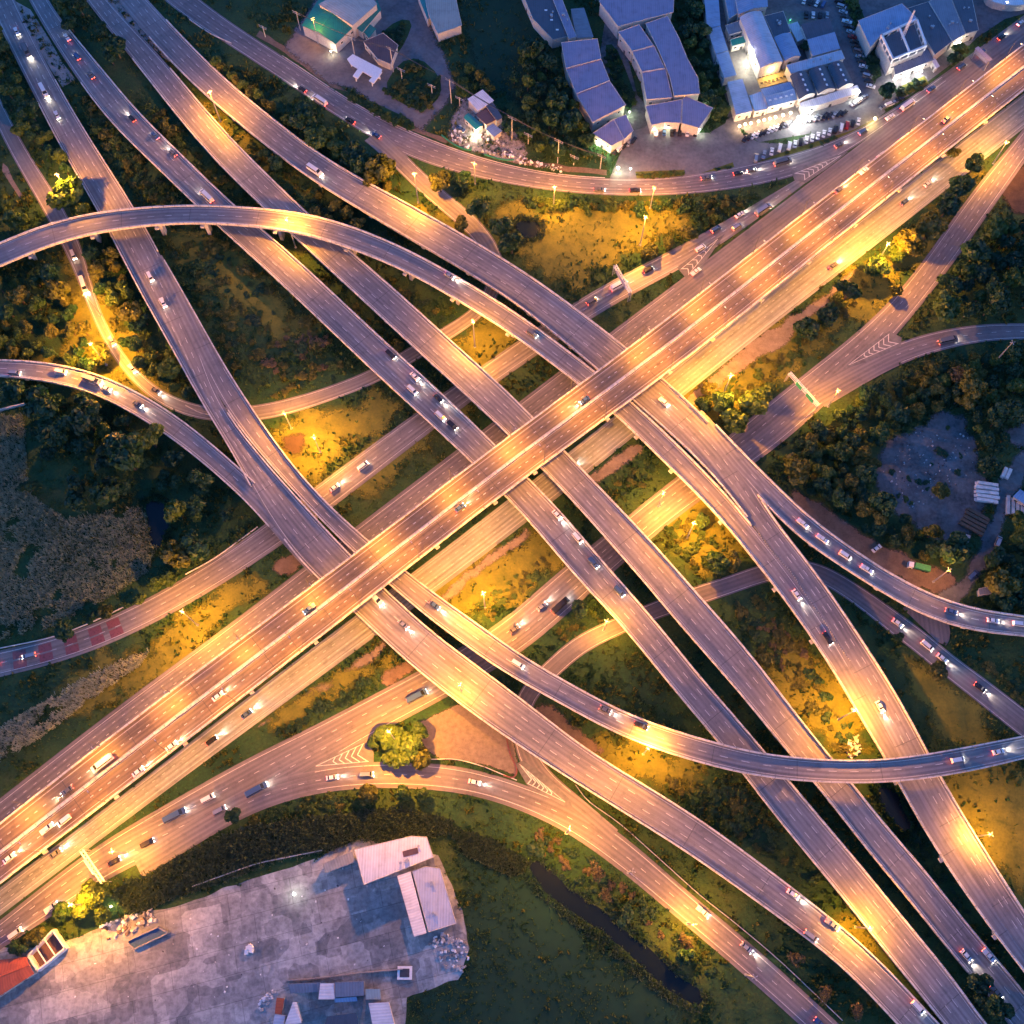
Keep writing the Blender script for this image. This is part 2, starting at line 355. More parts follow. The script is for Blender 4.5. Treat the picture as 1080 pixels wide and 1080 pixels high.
def fixn(o):
    bm=bmesh.new(); bm.from_mesh(o.data); bmesh.ops.recalc_face_normals(bm,faces=bm.faces); bm.to_mesh(o.data); bm.free(); return o
def markings(r,parent,lanes,dash=(3.0,8.0),sh=(1.0,1.0),dz=.012,edges=('A','B'),rng=None,mat='paint',dw=.20,ew=.18,lane_rng=None,split=False):
    i0,i1=(0,len(r.C)-1) if rng is None else sorted((r.idx(rng[0]),r.idx(rng[1])))
    mb=MB(); hw=r.hw
    if 'A' in edges: r.strip(mb,hw-sh[0]+ew/2,hw-sh[0]-ew/2,dz,i0,i1)
    if 'B' in edges: r.strip(mb,-hw+sh[1]+ew/2,-hw+sh[1]-ew/2,dz,i0,i1)
    offs=[k/lanes for k in range(1,lanes)] if not isinstance(lanes,(list,tuple)) else lanes
    j0,j1=(i0,i1) if lane_rng is None else sorted((r.idx(lane_rng[0]),r.idx(lane_rng[1])))
    S=r.S[j0]; 
    while S+dash[0]<r.S[j1]:
        for f in offs:
            q=[]
            for (ss,sg) in ((S,-1),(S,1),(S+dash[0],1),(S+dash[0],-1)):
                h=r.hwS(ss); o=(-h+sh[1])+(2*h-sh[0]-sh[1])*f+sg*dw/2
                q.append(r.at(ss,o,dz))
            v1=np.subtract(q[1],q[0]); v2=np.subtract(q[3],q[0])
            if v1[0]*v2[1]-v1[1]*v2[0]<0: q=q[::-1]
            mb.face(q)
        S+=dash[1]
    if mb.f: return mb.build('lane_marking',M[mat],parent)
DECKS=[]
DT=1.25
def deck(key,label,A,B,zs,mat='deck',par=(('A',None,None),('B',None,None)),lanes=3,sig=4,ext=(60,60),dash=(3.0,8.0),sh=(1.2,1.2),edges=('A','B'),rng=None,lane_rng=None,cat='flyover',name='elevated_road',wsig=6,dw=.2):
    r=Road(key,A,B,zs,sig,ext,wsig); i=len(r.C)//2
    root=empty(name,(0,0,0),0,label,cat,'elevated roads of the interchange')
    mb=MB(); r.strip(mb,r.hw,-r.hw,0); mb.build('roadway',M[mat],root)
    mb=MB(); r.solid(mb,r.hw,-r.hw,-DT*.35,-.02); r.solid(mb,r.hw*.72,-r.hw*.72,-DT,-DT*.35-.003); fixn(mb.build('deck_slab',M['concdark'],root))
    for (sd,p0,p1) in par:
        i0=0 if p0 is None else r.idx(p0); i1=len(r.C)-1 if p1 is None else r.idx(p1); i0,i1=min(i0,i1),max(i0,i1)
        k=1 if sd=='A' else -1
        mb=MB(); r.solid(mb,k*(r.hw-.42),k*(r.hw+.10),-.45,.92,i0,i1); fixn(mb.build('parapet',M['parapet'],root))
    markings(r,root,lanes,dash,sh,.012,edges,rng,lane_rng=lane_rng,dw=dw)
    r.root=root; r.deck=True; DECKS.append(r)
    for q in range(len(r.C)): stamp(gridA,r.C[q,0],r.C[q,1],r.hw[q]+.6); stamp(gridH,r.C[q,0],r.C[q,1],r.hw[q]+.6)
    for q in range(len(r.C)):
        if r.C[q,2]<2.0: stamp(gridG,r.C[q,0],r.C[q,1],r.hw[q]+.6)
    return r
ZL=[.10]
def road(key,A,B,lanes=2,mat='road',sig=4,ext=(60,60),dash=(2.2,6.5),sh=(.9,.9),edges=('A','B'),rng=None,mark=True,kerb=(),lane_rng=None,wsig=6,name='road',paintm='paint'):
    z=ZL[0]; ZL[0]+=.022
    r=Road(key,A,B,z,sig,ext,wsig); mb=MB(); r.strip(mb,r.hw,-r.hw,0); o=mb.build(name,M[mat]); tag(o,kind='structure'); r.root=o; r.deck=False
    if mark: markings(r,o,lanes,dash,sh,.010,edges,rng,paintm,lane_rng=lane_rng,dw=.17)
    for (sd,p0,p1) in kerb:
        i0=0 if p0 is None else r.idx(p0); i1=len(r.C)-1 if p1 is None else r.idx(p1); i0,i1=min(i0,i1),max(i0,i1); k=1 if sd=='A' else -1
        mb=MB(); r.solid(mb,k*(r.hw-.05),k*(r.hw+.30),-.3,.13,i0,i1); fixn(mb.build('kerb',M['conc'],o))
    for q in range(len(r.C)): stamp(gridG,r.C[q,0],r.C[q,1],r.hw[q]+.5); stamp(gridA,r.C[q,0],r.C[q,1],r.hw[q]+.5); stamp(gridH,r.C[q,0],r.C[q,1],r.hw[q]+.3)
    return r
def smooth_poly(pts,it=2):
    pts=[np.array(p,float) for p in pts]
    for _ in range(it):
        o=[]
        for k in range(len(pts)):
            a,b=pts[k],pts[(k+1)%len(pts)]; o+= [a*.75+b*.25,a*.25+b*.75]
        pts=o
    return pts
SHZ=[0]
SOFT={'lawn':4.0,'meadow':4.0,'earth':1.6,'soil':2.2,'dirt_path':1.5,'yard':2.2,'paving':.7}
def softmat(mat,w):
    k=mat+'_soft%.1f'%w
    if k in M: return M[k]
    m=M[mat].copy(); m.name=M[mat].name+'_ragged'; nt=m.node_tree; out=nt.nodes['Material Output']; bs=nt.nodes['Principled BSDF']
    uv=coord(nt,'UV'); sx=nt.nodes.new('ShaderNodeSeparateXYZ'); nt.links.new(uv,sx.inputs[0]); p=position(nt)
    n=mathn(nt,'ADD',mathn(nt,'MULTIPLY',noise(nt,p,.14,4,.7),.6),mathn(nt,'MULTIPLY',noise(nt,p,.9,3,.6),.4))
    v=mathn(nt,'ADD',mathn(nt,'DIVIDE',sx.outputs[0],w),mathn(nt,'MULTIPLY',mathn(nt,'SUBTRACT',n,.5),5.0))
    c=nt.nodes.new('ShaderNodeClamp'); nt.links.new(mathn(nt,'ADD',mathn(nt,'MULTIPLY',v,1.1),.5),c.inputs[0])
    t=nt.nodes.new('ShaderNodeBsdfTransparent'); ms=nt.nodes.new('ShaderNodeMixShader'); nt.links.new(c.outputs[0],ms.inputs[0]); nt.links.new(t.outputs[0],ms.inputs[1]); nt.links.new(bs.outputs[0],ms.inputs[2]); nt.links.new(ms.outputs[0],out.inputs['Surface'])
    M[k]=m; return m
def soft_mesh(name,pl,z,mat,w):
    P0=np.array(pl); P1=np.roll(P0,-1,0); lo=P0.min(0)-2.2*w; hi=P0.max(0)+2.2*w; st=1.6
    xs=np.arange(lo[0],hi[0]+st,st); ys=np.arange(lo[1],hi[1]+st,st); X,Y=np.meshgrid(xs,ys)
    D=np.full(X.shape,1e9); 
    for a,c in zip(P0,P1):
        d=c-a; L=max(d@d,1e-9); t=np.clip(((X-a[0])*d[0]+(Y-a[1])*d[1])/L,0,1); D=np.minimum(D,(X-a[0]-t*d[0])**2+(Y-a[1]-t*d[1])**2)
    D=np.sqrt(D); D=np.where(inpoly(pl,X,Y),D,-D)
    ny,nx=X.shape; keep=D>-2.0*w; mb=MB(); idx=-np.ones(X.shape,int)
    for j in range(ny-1):
        for i in range(nx-1):
            if keep[j,i] or keep[j,i+1] or keep[j+1,i] or keep[j+1,i+1]:
                f=[]
                for (q,r) in ((j,i),(j,i+1),(j+1,i+1),(j+1,i)):
                    if idx[q,r]<0: idx[q,r]=len(mb.v); mb.v.append((X[q,r],Y[q,r],z)); mb.uv.append((D[q,r],0))
                    f.append(int(idx[q,r]))
                mb.f.append(tuple(f)); mb.m.append(0)
    return mb.build(name,softmat(mat,w))
def sheet(name,poly,z,mat,it=0,grids=True,wob=0,kind='structure',rough=True):
    SHZ[0]+=1; z=z+.0006*SHZ[0] if z<.3 else z
    pts=smooth_poly(poly,it) if it else poly
    w=[P(p[0],p[1],z) for p in pts]
    wob={'earth':.9,'dirt_path':.8,'pond':.9,'canal':.45,'yard':1.5,'soil':1.2,'meadow':2.0,'lawn':3.0,'concrete_lot':.35,'verge':.3}.get(name,0) if it or name in('concrete_lot','verge') else 0
    if wob:
        o=[]; n=len(w)
        for k in range(n):
            p,q=w[k],w[(k+1)%n]; m=max(1,int((q-p).length/1.6)); d=(q-p); nn=Vector((-d.y,d.x,0)); nn=nn.normalized() if nn.length>0 else nn
            for j in range(m): o.append((p.lerp(q,j/m),nn))
        ns=gsm(np.random.default_rng(len(o)).normal(size=len(o)),1.2)*1.6+gsm(np.random.default_rng(len(o)+1).normal(size=len(o)),4)*2.2
        fade=np.minimum(1,np.minimum(np.arange(len(o)),np.arange(len(o))[::-1])/6)
        w=[p+nn*float(ns[k]*fade[k]*wob) for k,(p,nn) in enumerate(o)]
    a=sum(w[k].x*w[(k+1)%len(w)].y-w[(k+1)%len(w)].x*w[k].y for k in range(len(w)))
    if a<0: w=w[::-1]
    if name in SOFT: o=soft_mesh(name,[(q.x,q.y) for q in w],z,mat,SOFT[name])
    else: mb=MB(); mb.face([tuple(q) for q in w]); o=mb.build(name,M[mat])
    tag(o,kind=kind)
    if name=='meadow': stamp_poly([tuple(q) for q in w],(gridM,))
    if name=='lawn': stamp_poly([tuple(q) for q in w],(gridL,))
    if grids: stamp_poly([tuple(q) for q in w],(gridG,gridA))
    return o
# ================================================================== elevated roads (side A = lower / left edge, side B = upper / right edge)
zR=6.8
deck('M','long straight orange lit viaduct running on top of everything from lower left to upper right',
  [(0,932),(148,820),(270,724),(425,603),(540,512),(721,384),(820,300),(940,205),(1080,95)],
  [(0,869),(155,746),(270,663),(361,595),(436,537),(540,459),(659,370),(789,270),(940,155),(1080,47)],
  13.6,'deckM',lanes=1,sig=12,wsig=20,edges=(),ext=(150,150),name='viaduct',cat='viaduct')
r=ROADS['M']
mb=MB(); r.solid(mb,-.42,.42,-.03,.85); fixn(mb.build('median_barrier',M['parapet'],r.root))
mb=MB()
for sg in (-1,1):
    r.strip(mb,sg*(r.hw-1.75)+.09,sg*(r.hw-1.75)-.09,.012); r.strip(mb,sg*.85+.08,sg*.85-.08,.012)
    S=0
    while S<r.S[-1]-2:
        h=r.hwS(S); o=sg*(h-1.75+.85)/2
        q=[r.at(S,o-.12,.012),r.at(S,o+.12,.012),r.at(S+1.3,o+.12,.012),r.at(S+1.3,o-.12,.012)]
        v1=np.subtract(q[1],q[0]); v2=np.subtract(q[3],q[0])
        if v1[0]*v2[1]-v1[1]*v2[0]<0: q=q[::-1]
        mb.face(q); S+=3.7
mb.build('lane_marking',M['paint'],r.root)
# leftmost ramp that bends into the outer lower ramp
deck('B1','leftmost flyover from the upper left corner that passes under the viaduct and bends to the lower right corner',
  [(-14,0),(0,29),(39,106),(62,153),(104,223),(132,280),(166,340),(200,400),(228,447),(249,485),(266,520),(285,552),(309,587),(337,610),(374,645),(400,672),(451,716),(490,747),(569,800),(605,823),(644,849),(696,880),(747,914),(820,966),(878,1010),(917,1049),(943,1077)],
  [(16,0),(34,38),(67,101),(91,140),(114,176),(140,218),(170,267),(186,302),(203,342),(216,378),(227,418),(243,446),(262,468),(280,490),(305,517),(332,545),(371,586),(405,622),(436,649),(477,685),(516,711),(550,737),(592,768),(631,800),(680,828),(747,870),(820,924),(886,976),(930,1015),(992,1082)],
  [((10,15),.35),((50,95),.9),((85,160),3.2),((125,235),5.2),((170,330),zR),((900,1010),zR),((985,1085),5.5)],
  par=(('A',(45,110),(270,515)),('A',(300,570),None),('B',(62,80),(168,264)),('B',(236,440),None)),lanes=3,ext=(80,60))
deck('R9','looping flyover from the left edge that merges into the leftmost flyover',
  [(0,397),(23,398),(65,405),(104,415),(145,439),(181,462),(215,488),(246,516),(280,549),(309,588),(330,608)],
  [(0,380),(39,380),(78,387),(111,397),(145,413),(176,431),(207,454),(241,485),(275,512),(305,548),(345,590)],
  [((0,388),zR-.07),((330,600),zR-.07)],par=(('A',None,(285,552)),('B',None,(272,510))),lanes=2,ext=(90,0),lane_rng=((0,388),(262,512)),rng=((-30,388),(262,512)))
deck('A1','curved flyover that leaves the leftmost ramp, passes under the viaduct and sweeps across to the right edge',
  [(166,272),(180,300),(195,338),(212,380),(227,416),(252,452),(280,485),(306,513),(332,541),(371,581),(410,616),(451,651),(503,690),(540,714),(592,742),(644,771),(696,792),(747,807),(800,819),(878,826),(943,825),(994,819),(1033,812),(1080,800)],
  [(170,268),(189,301),(206,330),(220,355),(233,379),(259,418),(270,436),(296,475),(332,519),(368,553),(400,580),(428,602),(457,626),(511,662),(540,686),(592,716),(644,745),(696,766),(747,781),(800,795),(878,802),(930,802),(981,795),(1033,785),(1080,776)],
  [((172,270),zR-.9),((195,320),zR+.05),((420,610),zR+.06),((480,660),zR+.6),((760,795),13.4),((900,814),13.6),((1080,788),11.5)],
  par=(('A',(236,437),None),('B',(174,274),None)),lanes=2,ext=(0,90),rng=((222,395),(1110,780)),lane_rng=((230,400),(1110,780)))
deck('R8','narrow arching flyover from the left edge that crosses over three ramps and then joins the rightmost ramp',
  [(0,281),(26,270),(65,254),(104,245),(143,239),(181,236),(220,235),(270,239),(309,244),(348,254),(387,269),(426,284),(457,301),(490,321),(519,339),(550,359),(574,376),(609,405),(646,433),(696,483),(734,521),(766,553),(800,597),(836,644),(878,706),(909,760),(932,799),(948,826),(981,886),(1020,945),(1059,1000),(1085,1032)],
  [(0,257),(26,245),(65,232),(104,224),(143,220),(181,217),(220,217),(270,220),(309,223),(348,231),(387,245),(426,262),(459,280),(503,304),(540,328),(574,352),(626,391),(664,423),(685,441),(721,475),(763,519),(786,547),(811,575),(852,631),(886,683),(915,735),(945,785),(962,822),(1000,886),(1040,945),(1075,1000)],
  [((0,268),9.5),((120,232),12.5),((330,240),13.3),((430,275),11.8),((560,350),8.0),((610,390),zR),((1070,1010),zR)],
  par=(('A',None,None),('B',None,(788,553))),lanes=2,rng=((-30,280),(893,700)),ext=(90,60),lane_rng=((-30,280),(880,690)))
deck('B2','flyover second from the left along the top edge, crossing straight to the lower right corner',
  [(20,-20),(45,25),(78,80),(114,127),(145,156),(176,187),(207,217),(231,239),(270,275),(293,296),(340,340),(394,392),(446,439),(498,488),(550,540),(594,594),(628,628),(662,667),(696,709),(732,753),(758,782),(800,839),(834,880),(875,930),(904,966),(945,1018),(992,1075)],
  [(40,-20),(52,8),(72,33),(104,67),(135,106),(166,140),(207,178),(246,217),(309,270),(356,314),(415,369),(457,407),(521,468),(556,504),(591,540),(626,579),(659,620),(693,657),(742,719),(779,760),(804,792),(832,823),(875,875),(917,924),(969,989),(1007,1033),(1040,1080)],
  [((35,-10),.35),((75,55),1.0),((130,125),3.4),((190,195),5.2),((250,250),6.2),((320,305),zR),((980,1050),zR-.6),((1020,1085),5.2)],
  par=(('A',(84,88),None),('B',(66,25),None)),lanes=3,ext=(80,60))
deck('B3','flyover third from the left along the top edge, dropping to ground level at the lower right corner',
  [(76,-20),(91,0),(137,60),(166,96),(197,135),(233,176),(277,218),(332,270),(374,309),(436,366),(493,418),(537,460),(570,492),(615,540),(644,574),(685,620),(721,664),(763,711),(799,753),(820,781),(860,826),(898,875),(935,922),(966,958),(992,992),(1023,1028),(1062,1078)],
  [(98,-20),(111,0),(145,34),(171,60),(197,93),(226,127),(259,163),(280,182),(324,226),(371,267),(415,304),(459,345),(506,387),(561,438),(592,473),(657,540),(696,581),(732,623),(768,662),(804,706),(839,753),(878,801),(898,826),(937,875),(981,924),(1020,976),(1054,1015),(1092,1062)],
  [((90,-10),.37),((140,45),1.0),((200,120),3.6),((260,185),5.2),((330,250),6.4),((400,315),zR),((870,800),zR),((960,930),4.2),((1040,1030),.8),((1075,1070),.35)],
  par=(('A',(142,65),(1020,1026)),('B',(180,70),None)),lanes=3,ext=(80,60))
deck('R4','wide rightmost flyover from the top edge that passes under the viaduct and curves down to the lower right edge',
  [(108,-20),(124,0),(156,39),(192,78),(223,106),(254,132),(280,153),(309,176),(374,218),(431,252),(472,275),(540,317),(576,345),(629,389),(668,423),(689,441),(725,475),(767,519),(789,547),(809,572),(850,628),(884,680),(914,735),(944,785),(961,822),(999,886),(1039,945),(1074,1000),(1090,1022)],
  [(138,-20),(156,0),(192,39),(228,75),(259,104),(280,119),(322,153),(369,184),(415,207),(467,236),(540,279),(602,322),(659,366),(696,397),(755,451),(777,484),(797,524),(815,548),(852,592),(891,649),(930,706),(956,753),(979,795),(993,822),(1026,878),(1059,930),(1090,977)],
  [((125,-10),.39),((170,35),.9),((240,105),3.5),((300,150),5.4),((380,205),zR+.05),((1085,1000),zR+.05)],
  par=(('A',(160,44),(788,548)),('B',(172,18),(745,440)),('B',(800,528),None)),lanes=3,ext=(80,60),edges=('B',))
deck('R10','flyover that forks off the rightmost ramp and curves away to the right edge',
  [(736,435),(766,480),(793,521),(816,540),(844,569),(878,592),(917,615),(956,641),(994,658),(1033,667),(1080,671)],
  [(740,432),(760,454),(789,483),(820,511),(844,540),(878,563),(911,589),(956,615),(1002,636),(1046,646),(1080,650)],
  [((730,440),zR+.1),((1080,660),zR+.1)],par=(('A',(796,524),None),('B',(752,448),None)),lanes=2,ext=(0,90),rng=((790,500),(1110,660)),lane_rng=((790,500),(1110,660)))
# ================================================================== roads on the ground
road('GL',[(0,885),(61,836),(155,761),(270,678),(361,610),(436,552),(540,474),(659,385),(789,284),(940,168),(1080,60)],
  [(0,842),(29,820),(140,732),(207,685),(280,631),(381,550),(483,475),(545,426),(592,389),(644,350),(719,294),(770,256),(850,195),(976,100),(1080,18)],lanes=3,dash=(1.3,4.4),sh=(3.5,1.5),sig=10,wsig=14,ext=(150,150),rng=((-20,868),(735,330)),edges=('B',))
road('GR',[(0,966),(130,867),(202,813),(280,757),(400,668),(457,627),(550,555),(623,498),(721,416),(820,340),(896,280),(976,218),(1080,135)],
  [(0,936),(148,825),(270,728),(361,660),(433,606),(516,542),(600,477),(701,397),(789,324),(880,252),(976,178),(1080,98)],lanes=3,dash=(1.3,4.4),mat='roadpale',sig=10,wsig=14,ext=(150,150),sh=(1.6,1.2))
road('GF',[(140,-30),(166,0),(202,21),(244,49),(322,101),(369,132),(400,152),(440,171),(477,181),(550,197),(600,204),(660,207),(721,206),(790,198),(850,185),(900,155),(976,103),(1080,26)],
  [(180,-26),(218,5),(264,39),(309,65),(374,111),(415,132),(440,143),(467,153),(510,168),(550,179),(600,186),(644,189),(721,187),(800,171),(878,150),(924,127),(976,92),(1080,16)],lanes=3,sig=5,ext=(100,150),lane_rng=((150,-20),(850,178)),rng=((150,-20),(1000,85)),kerb=(('B',(290,60),(640,190)),))
road('GW',[(0,714),(52,703),(104,685),(156,662),(220,625),(280,587),(356,532),(459,451),(550,385),(626,335),(670,306),(721,284),(770,254),(830,208),(870,178)],
  [(0,686),(52,676),(91,662),(145,638),(194,610),(249,576),(335,511),(438,436),(506,387),(550,358),(602,319),(644,296),(690,274),(730,251),(768,231),(820,203),(850,184)],lanes=2,sig=6,wsig=9,ext=(120,0),rng=((-20,700),(715,280)),lane_rng=((-20,700),(840,200)),sh=(1.6,1.2),mat='roadR',edges=('A','B'))
road('GC',[(-14,110),(5,150),(31,197),(54,239),(75,280),(90,315),(104,350),(125,385),(150,413),(180,433),(222,444),(275,444),(317,433),(361,418),(405,400),(475,358),(511,332),(528,312),(535,293),(532,272),(516,241),(475,207),(446,181),(430,165),(410,145)],
  [(2,108),(21,145),(39,176),(65,215),(87,262),(99,309),(114,345),(135,379),(161,405),(192,422),(228,430),(270,427),(309,419),(348,407),(392,389),(462,348),(501,324),(513,305),(516,288),(513,270),(500,250),(462,219),(432,193),(400,160),(375,140)],lanes=1,sig=2,wsig=4,ext=(60,0),sh=(.8,.8),mat='roadR',rng=((-20,105),(424,170)))
road('GB',[(0,1002),(57,966),(124,919),(181,896),(233,873),(280,846),(330,814),(394,775),(436,755),(477,732),(550,690),(602,644),(623,625),(685,568),(721,540),(780,500),(820,475),(865,430),(905,394),(943,358),(976,314),(1005,280),(1041,228),(1080,171)],
  [(0,971),(91,899),(140,870),(207,829),(259,800),(280,789),(348,758),(400,729),(441,708),(519,664),(556,634),(594,597),(630,570),(662,545),(716,501),(768,462),(800,432),(836,402),(868,380),(891,361),(935,322),(979,272),(1020,207),(1080,135)],lanes=3,sig=5,wsig=7,ext=(150,90),sh=(1.6,1.4),edges=('B','A'))
road('GBd',[(150,925),(195,900),(233,874),(270,855),(310,842),(348,834),(400,830),(462,833),(503,839),(550,853),(579,867),(631,901),(670,930),(721,974),(773,1018),(820,1059),(850,1087)],
  [(140,905),(190,872),(235,846),(280,824),(320,812),(345,806),(400,803),(451,804),(503,810),(540,823),(576,838),(618,851),(651,875),(696,914),(734,948),(773,979),(820,1020),(887,1082)],lanes=2,sig=4,ext=(0,70),sh=(1.6,1.3),rng=((330,825),(880,1090)),lane_rng=((260,845),(880,1090)))
road('GS',[(640,884),(602,851),(574,836),(551,815),(543,790),(541,760),(543,732),(571,703),(600,675),(644,654),(690,634),(732,618),(760,611),(799,596),(832,588),(862,593),(904,615),(945,644),(966,658),(994,683),(1033,711),(1080,747)],
  [(655,878),(625,853),(600,831),(575,806),(562,782),(558,760),(561,742),(587,714),(618,688),(659,667),(700,650),(745,636),(773,626),(810,613),(845,609),(875,618),(917,649),(940,668),(956,681),(994,711),(1033,742),(1078,778)],lanes=1,sig=2,wsig=4,ext=(0,80),sh=(.7,.7),rng=((598,842),(1100,770)))
road('GE2',[(858,436),(900,411),(930,392),(960,379),(992,369),(1046,357),(1080,358)],
  [(866,402),(905,382),(943,361),(965,354),(987,348),(1033,341),(1080,341)],lanes=2,sig=4,ext=(0,90),rng=((945,370),(1110,350)))
# small pale footpath and the spur under the right-hand ramp
sheet('road',[(948,638),(966,655),(996,684),(1003,672),(1000,652),(992,636),(975,628)],.335,'road',1)
sheet('path',[(3,172),(8,176),(14,190),(24,206),(21,209),(11,194),(2,180)],.05,'dirt')
# bare earth, paths, yards, water
def sh_(n,z,mat,*poly,it=1,**k): return sheet(n,list(poly),z,mat,it,**k)
sh_('dirt_path',.05,'dirt',(270,768),(300,748),(360,712),(402,674),(408,680),(372,712),(318,744),(280,764))
sh_('dirt_path',.05,'dirt',(462,632),(480,612),(520,585),(555,556),(560,564),(530,588),(500,604),(480,628),(468,638))
sh_('dirt_path',.05,'dirt',(622,503),(660,473),(680,468),(676,480),(650,498),(628,510))
sh_('dirt_path',.05,'dirt',(718,424),(760,388),(790,362),(822,343),(860,318),(900,285),(906,287),(880,312),(840,342),(826,362),(790,384),(752,412),(728,432))
sh_('earth',.05,'earth',(400,713),(420,700),(436,692),(442,702),(420,716),(405,722))
sh_('earth',.05,'earth',(286,596),(297,583),(312,582),(318,594),(306,606),(292,604))
sh_('paving',.05,'paving',(438,764),(462,752),(484,742),(512,760),(541,780),(546,806),(545,818),(520,809),(492,803),(466,801),(450,792),it=0,grids=True)
sh_('earth',.05,'earth',(560,748),(575,740),(600,762),(640,790),(634,800),(600,782),(572,764))
sh_('soil',.05,'scorch',(297,466),(299,456),(310,454),(319,457),(320,468),(316,478),(304,477))
sh_('yard',.055,'gravel',(924,482),(945,462),(968,452),(985,440),(1003,432),(1020,436),(1024,455),(1028,475),(1031,490),(1034,505),(1040,530),(1034,548),(1022,562),(1005,572),(985,572),(963,560),(940,540),(925,515))
sh_('dirt_path',.05,'gravel',(1095,468),(1095,486),(1070,510),(1062,545),(1050,580),(1034,604),(1014,630),(995,640),(985,632),(1004,618),(1020,600),(1036,574),(1046,545),(1050,515),(1062,492),(1080,474))
sh_('yard',.045,'gravel',(1056,455),(1075,444),(1095,440),(1095,472),(1070,474))
sh_('dirt_path',.048,'earth',(832,512),(858,528),(890,553),(930,576),(960,588),(985,600),(1014,612),(1006,630),(985,630),(950,612),(910,590),(870,560),(842,538))
sh_('soil',.05,'scorch',(1055,196),(1072,176),(1095,172),(1095,230),(1064,222))
sh_('concrete_lot',.05,'slab',(-30,1000),(45,1000),(90,985),(130,968),(200,952),(235,937),(300,917),(345,900),(378,884),(462,902),(486,960),(494,1000),(482,1030),(430,1052),(425,1095),(-30,1100),it=0)
sh_('pond',.04,'water',(152,532),(163,527),(177,532),(182,548),(174,572),(166,582),(156,570))
sh_('pond',.04,'water',(541,238),(552,232),(568,236),(567,248),(552,252))
sh_('canal',.04,'water',(556,915),(564,906),(576,914),(596,934),(640,964),(680,996),(716,1030),(740,1050),(736,1060),(712,1050),(668,1010),(620,974),(580,946))
sh_('pond',.04,'water',(924,832),(938,830),(952,846),(962,866),(958,880),(944,872),(932,852))
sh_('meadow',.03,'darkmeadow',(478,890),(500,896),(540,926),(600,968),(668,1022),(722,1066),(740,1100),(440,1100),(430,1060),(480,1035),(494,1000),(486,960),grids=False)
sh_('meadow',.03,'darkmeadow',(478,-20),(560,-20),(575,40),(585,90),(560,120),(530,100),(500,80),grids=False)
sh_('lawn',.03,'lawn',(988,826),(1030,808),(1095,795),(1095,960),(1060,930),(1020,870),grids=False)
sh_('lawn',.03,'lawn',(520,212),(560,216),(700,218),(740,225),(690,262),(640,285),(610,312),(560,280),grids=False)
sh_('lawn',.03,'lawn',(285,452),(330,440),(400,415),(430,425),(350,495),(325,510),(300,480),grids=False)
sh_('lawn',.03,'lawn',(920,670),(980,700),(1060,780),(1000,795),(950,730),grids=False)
for q in ([(690,470),(715,425),(760,385),(830,335),(905,282),(960,240),(1010,195),(1040,160),(1035,180),(990,250),(945,300),(905,340),(850,375),(790,420),(750,450)],  # more lawn patches, painting lamp pools on the ground as golden grass
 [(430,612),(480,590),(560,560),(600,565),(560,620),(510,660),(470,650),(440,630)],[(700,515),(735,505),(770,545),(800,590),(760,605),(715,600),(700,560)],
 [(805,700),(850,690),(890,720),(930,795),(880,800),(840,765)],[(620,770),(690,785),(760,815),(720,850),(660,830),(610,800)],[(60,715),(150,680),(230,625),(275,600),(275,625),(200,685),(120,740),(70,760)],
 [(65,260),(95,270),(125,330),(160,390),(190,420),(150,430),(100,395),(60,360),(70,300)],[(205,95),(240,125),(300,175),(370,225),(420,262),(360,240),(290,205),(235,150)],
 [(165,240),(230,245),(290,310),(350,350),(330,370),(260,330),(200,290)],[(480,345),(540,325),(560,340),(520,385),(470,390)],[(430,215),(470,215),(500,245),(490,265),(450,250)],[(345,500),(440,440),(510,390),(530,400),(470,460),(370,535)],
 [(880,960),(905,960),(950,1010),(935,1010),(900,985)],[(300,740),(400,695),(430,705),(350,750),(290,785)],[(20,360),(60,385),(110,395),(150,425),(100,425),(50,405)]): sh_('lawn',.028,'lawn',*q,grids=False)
# forecourts and lanes of the premises along the top
sh_('yard',.06,'tarmac',(322,68),(300,50),(318,20),(350,-20),(440,-20),(452,20),(468,60),(480,90),(470,110),(452,128),(446,138),(432,132),(400,112),(372,94),(345,86),(336,78),it=0)
sh_('forecourt',.06,'tarmac',(640,195),(655,160),(662,130),(672,112),(690,130),(720,140),(748,140),(765,130),(772,108),(782,140),(800,150),(830,152),(870,135),(905,122),(930,110),(934,118),(905,140),(868,158),(820,175),(760,190),(690,196),it=0)
sh_('forecourt',.062,'gravel',(632,60),(640,10),(600,-20),(660,-20),(650,30),(662,60),(672,100),(690,120),(680,135),(665,138),(655,110),(645,85),it=0)
sh_('forecourt',.058,'tarmac',(740,-20),(1100,-20),(1095,10),(1060,20),(1030,40),(1000,70),(960,100),(925,118),(900,125),(860,140),(800,150),(775,130),(750,60),it=0)
sh_('yard',.057,'rubble',(478,122),(492,104),(500,108),(540,135),(556,160),(552,172),(520,166),(490,156),(475,148),it=0,grids=False)
sh_('verge',.055,'earth',(270,38),(300,56),(366,104),(410,128),(450,143),(500,160),(545,173),(600,181),(640,185),(640,179),(600,176),(545,168),(498,155),(450,138),(412,123),(370,99),(305,51),(274,32),it=0)
for q in ([(396,40),(420,20),(436,22),(428,44),(414,64),(402,64)],[(404,94),(420,66),(442,60),(464,80),(466,100),(448,118),(424,110)],[(340,90),(372,98),(412,116),(436,128),(438,138),(420,136),(378,118),(346,102)],[(272,52),(300,66),(342,84),(340,92),(330,90),(288,66)]): sh_('planting_bed',.10,'ground',*q,grids=False)
sh_('planting_bed',.10,'ground',(636,48),(648,46),(662,78),(672,108),(664,114),(648,92),grids=False)
